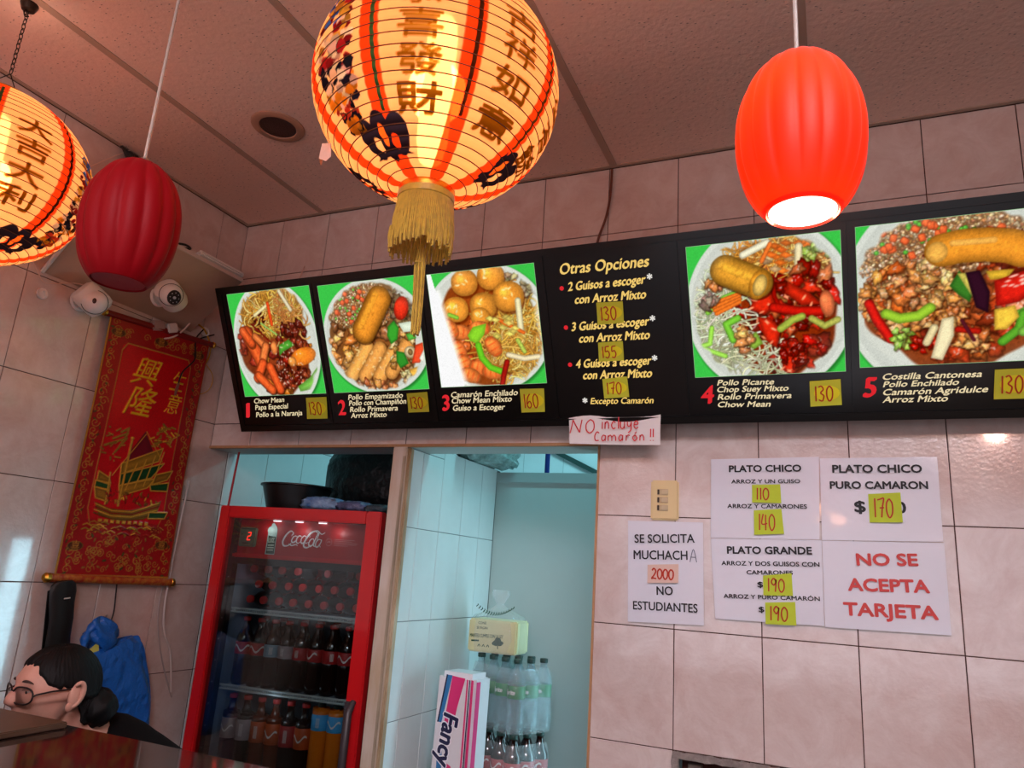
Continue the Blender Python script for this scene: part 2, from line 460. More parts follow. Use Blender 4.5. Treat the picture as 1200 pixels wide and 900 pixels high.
M['jamb'] = pbr('worn_painted_wood', 'd0c6ba', .5, noise=(5, .2), col2='bca88e', stretch=(3, 3, .6))
M['jamb_worn'] = pbr('bare_worn_wood', 'c8b498', .6, noise=(5, .4), col2='8c6c44', stretch=(2, 2, .5))
M['black'] = pbr('black_plastic', '0b0a0b', .38)
M['black_case'] = pbr('black_sign_case', '080706', .32)
M['black_cloth'] = pbr('black_cloth', '09090b', .95, noise=(60, .3), spec=.2)
M['white_plastic'] = pbr('white_plastic', 'e2ddd8', .35)
M['beige_plastic'] = pbr('beige_plastic', 'd8c08c', .35)
M['metal'] = pbr('brushed_metal', 'b0aca6', .3, 1.)
M['gold'] = pbr('gold_metal', 'c8963c', .3, 1.)
M['dark_metal'] = pbr('dark_metal', '3a3029', .4, .8)
M['paper'] = pbr('paper_in_plastic_sleeve', 'd4d2da', .32, coat=.35, bump=(9, .25, .01))
M['paper_plain'] = pbr('plain_paper', 'dcd8d6', .7, bump=(14, .3, .01))
M['ink'] = pbr('black_print', '141318', .6)
M['red_ink'] = pbr('red_print', 'c8403c', .6)
M['red_pen'] = pbr('red_marker', 'd2343a', .6)
M['orange_pen'] = pbr('orange_red_pen', 'b83010', .6)
M['pencil'] = pbr('pencil', '5a6070', .7)
M['sticky'] = pbr('yellow_green_note', 'b8cc2c', .7, noise=(30, .06))
M['sticky_dark'] = pbr('olive_price_note', 'c8cc34', .7)
M['sticky_mark'] = pbr('yellow_marker_patch', 'e8e020', .7)
M['sticky_peach'] = pbr('peach_note', 'd8b8a8', .7)
M['cement'] = pbr('rough_cement', '9a8e88', .95, noise=(40, .35), bump=(60, 1., .01))
M['redwood'] = pbr('dark_red_wood', '5c2418', .5, noise=(10, .4), stretch=(1, 1, 8))
M['counter'] = pbr('dark_glossy_counter', '34221e', .07, spec=.9, coat=1., noise=(18, .4), col2='160e0e')
M['red_glass_dull'] = pbr('dull_red_glass', '840610', .50, spec=.12, trans=.0)
M['blue_bag'] = pbr('blue_plastic_bag', '1a68c8', .35, bump=(26, .9, .02), coat=.2)
M['clear'] = pbr('clear_plastic', 'dfeeee', .12, trans=1., ior=1.08, alpha=.30)
M['film'] = pbr('shrink_film', 'e8f4f6', .12, alpha=.16, coat=.6, bump=(22, .8, .02))
M['glass'] = pbr('door_glass', 'ffffff', .02, trans=1., ior=1.01, alpha=.12, spec=.6)


def clear_glass(name, col='ffffff', refl=.06, rough=.03):
    m = bpy.data.materials.new(name); m.use_nodes = True; nt = m.node_tree; nt.nodes.clear()
    o = nt.nodes.new('ShaderNodeOutputMaterial'); t = nt.nodes.new('ShaderNodeBsdfTransparent'); g = nt.nodes.new('ShaderNodeBsdfGlossy')
    fr = nt.nodes.new('ShaderNodeFresnel'); mx = nt.nodes.new('ShaderNodeMixShader')
    t.inputs[0].default_value = (*lin(col), 1); g.inputs['Roughness'].default_value = rough; fr.inputs[0].default_value = 1.5
    nt.links.new(fr.outputs[0], mx.inputs[0]); nt.links.new(t.outputs[0], mx.inputs[1]); nt.links.new(g.outputs[0], mx.inputs[2])
    nt.links.new(mx.outputs[0], o.inputs[0]); return m


M['glass'] = clear_glass('door_glass', 'e6ecec')
M['lens'] = clear_glass('spectacle_lens', 'fcfcfc')

XL = 0.0            # left wall face
YB = 0.0            # back wall face
ZC = 3.0346         # ceiling
HT = .3179          # tile height
WT = .24            # tile width
GZ = 2.1441         # a grout line
LINT = 2.05         # door head
XR, YF = 4.3, -5.1
DOOR = (.951, 1.642)
ALC = (0., .877)
JOINT = .0026

# ================================================================ setting: walls, floor, ceiling
_tm = {}


def tile_mesh(wd, hg, mat, th=.008):
    k = (round(wd, 3), round(hg, 3), mat.name)
    if k not in _tm:
        b = MB(); x, y = wd / 2 - JOINT / 2, hg / 2 - JOINT / 2; e = .0010
        b.add([(-x, -y, -th), (x, -y, -th), (x, y, -th), (-x, y, -th), (-x, -y, -e), (x, -y, -e), (x, y, -e), (-x, y, -e),
               (-x + e, -y + e, 0), (x - e, -y + e, 0), (x - e, y - e, 0), (-x + e, y - e, 0)],
              [(8, 9, 10, 11), (4, 5, 9, 8), (5, 6, 10, 9), (6, 7, 11, 10), (7, 4, 8, 11), (0, 1, 5, 4), (1, 2, 6, 5), (2, 3, 7, 6), (3, 0, 4, 7)])
        me = bpy.data.meshes.new('tile'); me.from_pydata(b.v, [], b.f); me.materials.append(mat); me.update(); _tm[k] = me
    return _tm[k]


def tiling(wall, frame, us, vs, mat, holes=()):
    """frame(u, v) -> world point; tiles between the grout lines us x vs, cut round the holes (u0,u1,v0,v1)"""
    rot = frame[1]
    for i in range(len(us) - 1):
        for j in range(len(vs) - 1):
            rects = [(us[i], us[i + 1], vs[j], vs[j + 1])]
            for (a, b, c, d) in holes:
                nx = []
                for (u0, u1, v0, v1) in rects:
                    if u1 <= a or u0 >= b or v1 <= c or v0 >= d: nx.append((u0, u1, v0, v1)); continue
                    if v1 > d: nx.append((u0, u1, d, v1))
                    if v0 < c: nx.append((u0, u1, v0, c))
                    m0, m1 = max(v0, c), min(v1, d)
                    if u0 < a: nx.append((u0, a, m0, m1))
                    if u1 > b: nx.append((b, u1, m0, m1))
                rects = nx
            for (u0, u1, v0, v1) in rects:
                if u1 - u0 < .012 or v1 - v0 < .012: continue
                o = bpy.data.objects.new('tile', tile_mesh(u1 - u0, v1 - v0, mat)); COL.objects.link(o); o.parent = wall
                o.location = frame[0]((u0 + u1) / 2, (v0 + v1) / 2); o.rotation_euler = rot
                j_ = rnd.uniform(-.0022, .0022); o.rotation_euler = Euler((rot[0] + j_, rot[1], rot[2] + rnd.uniform(-.0022, .0022)))


zl = [0.0] + [GZ - HT * k for k in range(6, -1, -1)] + [GZ + HT, GZ + 2 * HT, ZC - .004]
NICHE = (1.895, 2.62, .70, 1.176)
wb = MB()
G = .0035
wb.b2((-.12, G, LINT), (XR, .149, ZC + .05))                       # head above the openings
wb.b2((DOOR[1], G, 0), (NICHE[0], .149, LINT)); wb.b2((NICHE[1], G, 0), (XR, .149, LINT))
wb.b2((NICHE[0], G, NICHE[3]), (NICHE[1], .149, LINT)); wb.b2((NICHE[0], G, 0), (NICHE[1], .149, NICHE[2]))
wall_back = wb.build('wall_back', M['grout'], kind='structure')
xs = [0.002, .2033] + [.2033 + WT * k for k in range(1, 18)]
tiling(wall_back, (lambda u, v: (u, 0, v), (R_(90), 0, 0)), xs, zl, M['tile'],
       holes=((-1, DOOR[1] + .001, -1, LINT), (NICHE[0] - .012, NICHE[1] + .01, NICHE[2], 1.1902)))
tr = MB(); tr.b2((.0, -.004, LINT - .006), (DOOR[1], .012, LINT + .004)); tr.b2((DOOR[1] - .004, -.003, 0), (DOOR[1] + .003, .149, LINT))
tr.build('trim_1', M['wood_trim'], kind='structure')
sf = MB(); sf.b2((.004, .012, LINT - .006), (DOOR[1], .149, LINT - .0005))
sf.build('trim_2', pbr('soffit_paint', 'b8bcb8', .6), kind='structure')

wl = MB(); wl.b2((-.12, YF, 0), (-G, 2.6, ZC + .05))
wall_left = wl.build('wall_left', M['grout'], kind='structure')
ys = [-.1383 - WT * k for k in range(19, -1, -1)] + [.1017]
tiling(wall_left, (lambda u, v: (0, u, v), (R_(90), 0, R_(90))), ys, zl, M['tile'])
tiling(wall_left, (lambda u, v: (0, u, v), (R_(90), 0, R_(90))), [.105] + [.3417 + WT * k for k in range(10)], zl, M['white_tile'])

wr = MB(); wr.b2((XR, YF, 0), (XR + .12, 2.6, ZC + .05)); wr.build('wall_right', M['plaster'], kind='structure')
wf = MB()   # street front: piers and a head round a wide opening
wf.b2((-.12, YF - .12, 0), (.35, YF, ZC + .05)); wf.b2((4.05, YF - .12, 0), (XR + .12, YF, ZC + .05)); wf.b2((.35, YF - .12, 2.55), (4.05, YF, ZC + .05)); wf.b2((.35, YF - .12, 0), (4.05, YF, .2))
wf.build('wall_front', M['plaster'], kind='structure')
fl = MB(); fl.b2((-.12, YF - .12, -.1), (XR + .12, 2.72, 0)); fl.build('floor', M['floor'], kind='structure')

# ceiling: long panels in a grid of bars
ce = MB(); ce.b2((-.12, YF, ZC + .02), (XR + .12, 2.72, ZC + .12)); ceiling = ce.build('ceiling', M['tbar'], kind='structure')
bars = [0.0, .412, 1.03, 1.66, 2.29, 2.91, 3.53, 4.15, XR]
for i in range(len(bars) - 1):
    a = bars[i] + (.010 if i else .014); b = bars[i + 1] - .010
    p = MB(); p.b2((a, YF + .02, ZC), (b, -.014, ZC + .018)); p.build('ceiling_panel', M['ceiling_tile'], ceiling)
for x in bars[1:-1]:
    p = MB(); p.b2((x - .0125, YF + .01, ZC - .0025), (x + .0125, -.004, ZC + .012)); p.build('ceiling_bar', M['tbar'], ceiling)
p = MB(); p.b2((0, -.016, ZC - .003), (XR, -.001, ZC + .018)); p.b2((.001, YF, ZC - .003), (.016, -.016, ZC + .018)); p.build('ceiling_edge_angle', M['tbar'], ceiling)

# kitchen behind: partition between fridge alcove and passage, low back panel, outer wall, ceiling panels
wk = MB(); wk.b2((.903, .0230, 0), (.9395, .80, 2.043)); wk.b2((.903, .149, 2.043), (.9395, .80, 2.075)); wall_partition = wk.build('wall_partition', M['grey_grout'], kind='structure')
zk = [0.0] + [1.766 - HT * k for k in range(5, -1, -1)] + [2.075]
tiling(wall_partition, (lambda u, v: (.943, u, v), (R_(90), 0, R_(90))), [.0240, .105, .262, .44, .61, .757], zk, M['white_tile'], holes=((.0, .152, 2.042, 2.2),))
pn = MB(); pn.b2((.943, .760, 0), (1.80, .80, 2.06)); pn.build('wall_panel', pbr('painted_panel', 'b2c6c4', .55, noise=(3, .05)), kind='structure')
pt = MB(); pt.b2((.943, .752, 2.022), (1.80, .805, 2.065)); pt.build('trim_3', pbr('panel_cap', '9fb0b0', .5), kind='structure')
ko = MB(); ko.b2((-.12, 2.6, 0), (XR + .12, 2.72, ZC + .05)); wall_kitchen = ko.build('wall_kitchen', M['grey_grout'], kind='structure')
tiling(wall_kitchen, (lambda u, v: (u, 2.596, v), (R_(90), 0, 0)), [.3 * k for k in range(0, 15)], [1.35, 1.8, 2.25, 2.65, ZC - .01], M['white_tile'])

# right end of the passage: a bright frosted window, out of the picture, that the left wall's glaze mirrors
wp = MB(); wp.b2((2.12, .149, 0), (2.18, .675, ZC)); wp.b2((2.12, .675, 0), (2.18, .84, .55)); wp.b2((2.12, .675, 1.66), (2.18, .84, ZC)); wp.b2((2.12, .84, 0), (2.18, 1.1, ZC)); wp.build('wall_passage', M['plaster'], kind='structure')
wn = MB(); wn.b2((2.135, .676, .55), (2.145, .839, 1.66)); window_1 = wn.build('window_1', emit('daylit_frosted_pane', 'b4ecff', 17.), kind='structure')
for z in (.55, 1.64):
    q = MB(); q.b2((2.125, .676, z), (2.15, .839, z + .02)); q.build('glazing_bar', M['white_plastic'], window_1)

# post between alcove and doorway: painted face, worn right edge
jm = MB(); jm.box((.9090, .0070, LINT / 2 - .003), (.058, .030, LINT - .006), bev=.003); jm.box((.8915, .085, LINT / 2 - .003), (.020, .124, LINT - .006))
door_post = jm.build('door_post', M['jamb'], kind='structure')
jw = MB()
jw.box((.9445, .0080, LINT / 2 - .004), (.013, .028, LINT - .01), bev=.004)
jw.build('worn_edge', M['jamb_worn'], door_post)
jw = MB(); jw.box((.9310, -.0115, LINT / 2 - .02), (.010, .006, LINT - .04), bev=.002); jw.build('edge_bead', pbr('pale_bead', 'b8a890', .6, noise=(10, .4), stretch=(2, 2, .6)), door_post)

# broken-out hatch low on the right: cement edge with dark red wood inside
hb = MB(); random.seed(3)
def rough_bar(mb, p, q, wd, dp, n=26):
    p, q = Vector(p), Vector(q)
    for i in range(n):
        a = p.lerp(q, i / n); b_ = p.lerp(q, (i + 1) / n); c = (a + b_) / 2; s_ = rnd.uniform(.85, 1.2)
        d = [max(abs(b_[k] - a[k]) * 1.25, wd * s_ if k != 1 else dp * rnd.uniform(.8, 1.15)) for k in range(3)]
        mb.box(c, d, rot=(rnd.uniform(-.1, .1), rnd.uniform(-.15, .15), 0), bev=.002)
rough_bar(hb, (NICHE[0] - .004, .0, 1.185), (NICHE[0] - .004, .0, NICHE[2]), .017, .022, 20)
rough_bar(hb, (NICHE[0], .002, 1.180), (NICHE[1], .002, 1.180), .016, .018, 30)
hf = hb.build('wall_hatch_edge', M['cement'], kind='structure')
hp = MB()
hp.b2((NICHE[0] + .006, .045, NICHE[2]), (NICHE[1], .06, NICHE[3] - .004)); hp.build('hatch_board', M['redwood'], hf)
hp = MB(); hp.box((1.94, .03, .96), (.04, .012, .40), bev=.002); hp.build('hatch_batten', pbr('grey_batten', '6e625c', .8, noise=(20, .4)), hf)

# ================================================================ counter (top only shows; carcase below)
ct = thing('serving_counter', 'dark glossy serving counter reflecting the wall behind it', 'counter', (0, 0, 0))
b = MB(); b.box((1.62, -1.42, 1.285), (3.16, .54, .03), bev=.006); b.build('counter_top', M['counter'], ct)
b = MB(); b.box((1.62, -1.655, .635), (3.1, .03, 1.27), bev=.004); b.box((3.15, -1.42, .635), (.03, .46, 1.27)); b.box((.06, -1.42, .635), (.03, .46, 1.27)); b.build('counter_body', pbr('counter_front', '3a2520', .4), ct)

mf = thing('menu_folder', 'flat dark brown folder lying on the counter in front of the woman', 'folder', (.86, -1.262, 1.3005), (0, 0, R_(1)))
b = MB(); b.box((-.05, 0, .006), (.36, .17, .011), bev=.002); b.build('cover', pbr('brown_folder', '5a4434', .35, noise=(8, .2)), mf)
b = MB(); b.box((-.05, 0, .006), (.352, .162, .007)); b.build('pages', pbr('folder_pages', 'b8a890', .7), mf)

# ================================================================ menu light box
C_, S_ = math.cos(R_(26.375)), math.sin(R_(26.375))
MENU_LOC = Vector((.25, -.1, 2.089)); MENU_ROT = (R_(116.375), 0, 0)
menu = thing('menu_board', 'long black backlit menu board tilted out over the doorways', 'sign', MENU_LOC, MENU_ROT)
ML = 3.35; MH = .548
b = MB(); b.b2((0, 0, -.10), (ML, MH, -.006)); b.build('case', M['black_case'], menu)
b = MB()
for (x0, x1, y0, y1) in ((0, ML, 0, .022), (0, ML, MH - .020, MH), (0, .022, 0, MH), (ML - .02, ML, 0, MH)): b.b2((x0, y0, -.006), (x1, y1, .001))
b.build('case_rim', M['black_case'], menu)
PANELS = [(.022, .432), (.434, .862), (.864, 1.292), (1.294, 1.694), (1.696, 2.124), (2.126, 2.60), (2.602, 3.33)]
GOLD = emit('lit_gold_lettering', 'f0dcb0', .9); GOLD2 = emit('lit_bright_gold_lettering', 'f4cc70', .95); REDL = emit('lit_red_numeral', 'e02830', .95)
WHL = emit('lit_white_lettering', 'e8e4dc', .9)
panel_face = pbr('black_sign_film', '050505', .30)
pan = []
for i, (a, c) in enumerate(PANELS):
    b = MB(); b.box(((a + c) / 2, MH / 2 + .001, -.0045), (c - a, MH - .044, .004), bev=.0012)
    pan.append(b.build('menu_panel', panel_face, menu))
TXT = [[('Chow Mean', .0873, .1078, .2288, .11, .021), ('Papa Especial', .0859, .0831, .2433, .0854, .021), ('Pollo a la Naranja', .0837, .055, .3001, .0582, .021)],
       [('Pollo Empamizado', .512, .1085, .7364, .1093, .0205), ('Pollo con Champiñón', .5119, .0874, .7465, .0881, .0205), ('Rollo Primavera', .5113, .0641, .7088, .0652, .0205), ('Arroz Mixto', .5109, .0424, .6604, .0437, .0205)],
       [('Camarón Enchilado', .9223, .1031, 1.1607, .1036, .0210), ('Chow Mean Mixto', .9219, .0829, 1.1375, .0835, .0210), ('Guiso a Escoger', .9225, .0582, 1.1112, .0575, .0210)],
       [('Otras Opciones', 1.3443, .4673, 1.6123, .4645, .0315), ('2 Guisos a escoger', 1.3628, .4163, 1.5982, .4173, .025), ('con Arroz Mixto', 1.3812, .3763, 1.5954, .3746, .025),
        ('3 Guisos a escoger', 1.3618, .2951, 1.5987, .2963, .025), ('con Arroz Mixto', 1.3823, .2585, 1.5964, .2564, .025), ('4 Guisos a escoger', 1.3641, .1809, 1.5956, .1807, .025),
        ('con Arroz Mixto', 1.3831, .1453, 1.5934, .1426, .025), ('Excepto Camarón', 1.3979, .0671, 1.5915, .0639, .0215)],
       [('Pollo Picante', 1.7777, .1102, 1.93, .1075, .0180), ('Chop Suey Mixto', 1.7771, .0903, 1.9666, .0881, .0180), ('Rollo Primavera', 1.7761, .0684, 1.9731, .0674, .0180), ('Chow Mean', 1.7761, .0466, 1.9178, .0446, .0180)],
       [('Costilla Cantonesa', 2.2, .1085, 2.4206, .1067, .0185), ('Pollo Enchilado', 2.1996, .0887, 2.371, .0884, .0170), ('Camarón Agridulce', 2.1998, .0669, 2.4338, .0674, .0185), ('Arroz Mixto', 2.1974, .0472, 2.3462, .0464, .0185)]]
NUM = [('1', .0365, .0562, .0600, .0554, .0530), ('2', .4622, .056, .4914, .0553, .0510), ('3', .8843, .0606, .9097, .06, .0505), None, ('4', 1.7320, .0599, 1.7640, .0591, .0501), ('5', 2.1530, .0647, 2.1816, .0638, .0507)]
for i, tx in enumerate(TXT):
    for t in tx:
        b = MB(); big = i == 3 and 'Excepto' not in t[0]
        sizer = .0016 if big else .0009
        t = t[:5] + (t[5] * (1 if big else .86),)
        put2d(b, text2d(*t, shear=.22, nib=sizer), -.0018)
        b.build('lettering', GOLD2 if i == 3 else GOLD, pan[i])
    if NUM[i]:
        b = MB(); put2d(b, text2d(*NUM[i], shear=.10, nib=.0034), -.0018); b.build('numeral', REDL, pan[i])
for (x, y) in ((1.3433, .4258), (1.3439, .3068), (1.3448, .1922)):
    b = MB(); b.lathe([(0.0, 0), (.0068, 0)], 20, (x, y, -.0018)); b.build('bullet', REDL, pan[3])
for (x, y) in ((1.6104, .4356), (1.609, .3154), (1.6056, .1992), (1.3809, .0789)):
    b = MB()
    for k in range(3):
        a = R_(90 + 60 * k); put2d(b, ribbon([(x - .0085 * math.cos(a), y - .0085 * math.sin(a)), (x + .0085 * math.cos(a), y + .0085 * math.sin(a))], .0042), -.0018)
    b.build('asterisk', WHL, pan[3])

# ---- the five backlit food pictures
Cc = lambda h: tuple(int(h[i:i + 2], 16) / 255 for i in (0, 2, 4))
def inell(rg, cx, cy, rx, ry):
    a = rg.uniform(0, 6.283); r = math.sqrt(rg.random()); return cx + rx * r * math.cos(a), cy + ry * r * math.sin(a)
def jit(rg, c, k=.12):
    f = 1 + rg.uniform(-k, k); return tuple(min(1, v * f * (1 + rg.uniform(-k, k) * .3)) for v in c)
def noodles(r, rg, reg, n, cols, wd=.014, curl=.12):
    for _ in range(n):
        x, y = inell(rg, *reg); a = rg.uniform(0, 6.28); k = rg.uniform(-18, 18); pts = [(x, y)]
        for _ in range(9):
            x += math.cos(a) * curl / 7; y += math.sin(a) * curl / 7; a += k * curl / 7; pts.append((x, y))
        r.line(pts, wd * rg.uniform(.8, 1.2), jit(rg, cols[rg.randrange(len(cols))], .15), .55)
def rice(r, rg, reg, n, cols):
    for _ in range(n):
        x, y = inell(rg, *reg); r.ell(x, y, .013, .007, rg.uniform(0, 3), jit(rg, cols[rg.randrange(len(cols))], .2), .3, .5)
def chunks(r, rg, reg, n, cols, s0, s1, asp=.65, hi=.5, sh=.6, gl=True):
    for _ in range(n):
        x, y = inell(rg, *reg); s = rg.uniform(s0, s1); a = rg.uniform(0, 3); c = jit(rg, cols[rg.randrange(len(cols))], .2)
        p_ = rg.uniform(0, 6); r.ell(x + .006, y + .010, s, s * asp, a, (.24, .09, .03), 0, .1, .45, wob=.14, ph=p_)
        r.ell(x, y, s, s * asp, a, c, hi * .3, sh, 1, 2.2, wob=.16, ph=p_)
        for _ in range(3): r.ell(x + rg.uniform(-.5, .5) * s, y + rg.uniform(-.4, .4) * s, s * rg.uniform(.2, .45), s * rg.uniform(.1, .25), rg.uniform(0, 3), jit(rg, c, .35), 0, .2, .7, wob=.2, ph=p_)
        if gl and s > .02:
            for _ in range(3): r.ell(x + rg.uniform(-.4, .3) * s, y + rg.uniform(-.5, .1) * s, s * .17, s * .08, rg.uniform(0, 3), tuple(min(1, v * .4 + .6) for v in c), 0, .2, .75)
def roll(r, p, q, wd, col, n=9):
    (x0, y0), (x1, y1) = p, q; r.line([(x0 + .008, y0 + .015), (x1 + .008, y1 + .015)], wd, (.2, .09, .02), .2, .6)
    r.line([p, q], wd, col, .55); r.line([(x0 - wd * .12, y0 - wd * .18), (x1 - wd * .12, y1 - wd * .18)], wd * .28, tuple(min(1, v * 1.18) for v in col), .3, .6)
    rg = random.Random(5)
    for _ in range(n):
        t = rg.random(); r.ell(x0 + (x1 - x0) * t + rg.uniform(-.3, .3) * wd, y0 + (y1 - y0) * t + rg.uniform(-.3, .3) * wd, .02, .008, rg.uniform(0, 3), tuple(v * .86 for v in col), 0, .2, .5)
GRN = Cc('3db848'); PLT = Cc('dfe3d8')
def base(W, H, cx, cy, rx, ry, seed):
    r = Ras(W, H, GRN); rg = random.Random(seed); rx *= 1.10; ry *= 1.07
    r.ell(cx + .01, cy + .015, rx * 1.01, ry * 1.01, 0, tuple(v * .55 for v in GRN), 0, .1, .7, 2., 5)
    r.ell(cx, cy, rx, ry, 0, PLT, 0, .10); r.ell(cx, cy, rx * .94, ry * .94, 0, tuple(v * .9 for v in PLT), 0, .05)
    r.ell(cx, cy, rx * .91, ry * .91, 0, tuple(v * .97 for v in PLT), 0, .12)
    r.bg = r.a.copy(); r.pl = (cx, cy, rx, ry)
    return r, rg
NOOD = [Cc('e8b24c'), Cc('d89838'), Cc('f0cc78'), Cc('c88a34')]
RICE = [Cc('d8b088'), Cc('c89868'), Cc('e4c8a0'), Cc('b07c50'), Cc('a87048')]
DRK = [Cc('7c2818'), Cc('9c3420'), Cc('601c10'), Cc('b04a28')]
ORA = [Cc('e8862c'), Cc('f09c40'), Cc('d87020')]
REDS = [Cc('c81c10'), Cc('a81408'), Cc('e03018'), Cc('8c1408')]

def under(r, c, *es):
    for e in es: r.ell(*e, 0, c, 0, .25, 1, 2., 4, .05, 1.)
def pic1():
    r, rg = base(190, 200, .50, .52, .47, .60, 1); under(r, Cc('8c3c1c'), (.48, .55, .41, .46)); under(r, Cc('a8702c'), (.52, .22, .38, .24))
    chunks(r, rg, (.48, .55, .40, .44), 70, DRK + ORA[:1], .04, .09)
    noodles(r, rg, (.50, .20, .34, .20), 190, NOOD)
    noodles(r, rg, (.72, .22, .18, .22), 50, [Cc('d89a58'), Cc('c88040')], curl=.16)
    r.line([(.30, .22), (.48, .13)], .035, Cc('e8d8a0')); r.line([(.64, .02), (.74, .20)], .04, Cc('e0d4b0')); r.line([(.48, .12), (.49, .32)], .035, Cc('e85020'))
    r.line([(.36, .30), (.56, .44)], .02, Cc('9cc060')); r.line([(.24, .30), (.48, .52)], .018, Cc('7c1c10'))
    chunks(r, rg, (.72, .48, .20, .16), 26, DRK, .03, .07); chunks(r, rg, (.60, .80, .22, .14), 30, DRK + [Cc('8c2010')], .03, .06)
    for p, q, wd in (((.16, .38), (.28, .66), .15), ((.12, .36), (.20, .48), .10), ((.26, .42), (.38, .54), .08), ((.37, .52), (.31, .64), .09), ((.30, .68), (.20, .82), .10), ((.38, .72), (.46, .94), .10), ((.22, .80), (.36, .94), .10)):
        roll(r, p, q, wd, jit(rg, Cc('f0602c' if wd > .09 else 'f08040'), .06), 6)
    r.ell(.47, .54, .04, .07, .1, Cc('f08a48')); r.poly([(.53, .52), (.66, .47), (.72, .53), (.58, .58), (.52, .62)], Cc('58a838'))
    r.ell(.80, .64, .155, .085, -.25, Cc('f48428'), .25, .3); r.ell(.66, .68, .05, .05, 0, Cc('f09848'))
    r.poly([(.68, .92), (.84, .84), (.95, .74), (.97, .86), (.86, .95), (.70, .97)], Cc('78c048'))
    for _ in range(50):
        x, y = inell(rg, .62, .72, .2, .22); r.ell(x, y, .012, .006, rg.uniform(0, 3), (1, .85, .75), 0, .2, .7)
    return r
def pic2():
    r, rg = base(205, 210, .53, .50, .50, .50, 2); under(r, Cc('8c5428'), (.51, .52, .44, .45)); under(r, Cc('94683c'), (.44, .24, .38, .24))
    chunks(r, rg, (.50, .52, .42, .42), 60, [Cc('b07038'), Cc('c88c50'), Cc('8c5830')], .04, .08)
    rice(r, rg, (.42, .22, .36, .22), 1000, RICE)
    for _ in range(34): x, y = inell(rg, .38, .22, .30, .18); r.ell(x, y, .013, .013, 0, Cc('70b848'))
    for _ in range(22): x, y = inell(rg, .40, .20, .32, .18); r.ell(x, y, .025, .022, rg.uniform(0, 3), Cc('f0683c'), power=4)
    chunks(r, rg, (.84, .25, .14, .20), 40, [Cc('94744c'), Cc('a88860'), Cc('7c6044')], .02, .05, gl=False)
    chunks(r, rg, (.30, .66, .24, .26), 60, [Cc('f0a458'), Cc('e89040'), Cc('d87c34'), Cc('f4b870')], .03, .07)
    for k, (x, y) in enumerate(((.32, .74), (.45, .76), (.60, .78), (.73, .74))):
        r.line([(x + .12, y - .14), (x - .08, y + .10)], .15, (.35, .16, .05), .2, .7); r.line([(x + .11, y - .15), (x - .09, y + .09)], .135, jit(rg, Cc('eea452'), .05), .4)
        for _ in range(14): xx, yy = inell(rg, x + .01, y - .03, .08, .12); r.ell(xx, yy, .016, .008, rg.uniform(0, 3), jit(rg, Cc('f8c888'), .15), 0, .2, .6)
    chunks(r, rg, (.46, .95, .22, .05), 20, [Cc('c86030'), Cc('e08848')], .02, .05)
    chunks(r, rg, (.80, .70, .16, .22), 26, [Cc('c89858'), Cc('e0bc80'), Cc('a87838')], .03, .05)
    roll(r, (.62, .17), (.42, .44), .24, Cc('ec9430'), 14)
    r.ell(.83, .27, .07, .11, .35, Cc('e83820')); r.poly([(.67, .42), (.74, .37), (.78, .44), (.75, .54), (.68, .58), (.65, .50)], Cc('3c9c30'))
    r.poly([(.78, .40), (.90, .39), (1.0, .45), (.94, .48), (.82, .48)], Cc('dce8d0'), .15); r.poly([(.84, .50), (.92, .48), (.94, .54), (.86, .56)], Cc('58b040'))
    r.poly([(.72, .64), (.80, .66), (.83, .76), (.74, .80), (.71, .74)], Cc('348c2c')); r.ell(.86, .66, .06, .055, 0, Cc('e0c898')); r.ell(.86, .66, .025, .03, 0, Cc('8c6c40'))
    r.poly([(.92, .60), (1., .58), (1., .66), (.94, .76), (.86, .76)], Cc('ec4824')); r.poly([(.94, .72), (1., .64), (1., .74), (.98, .78)], Cc('e8e8d8'))
    r.poly([(.76, .84), (.88, .80), (.95, .78), (.90, .88), (.80, .90)], Cc('f0b040')); chunks(r, rg, (.80, .88, .08, .05), 8, [Cc('f0d090')], .025, .04)
    return r
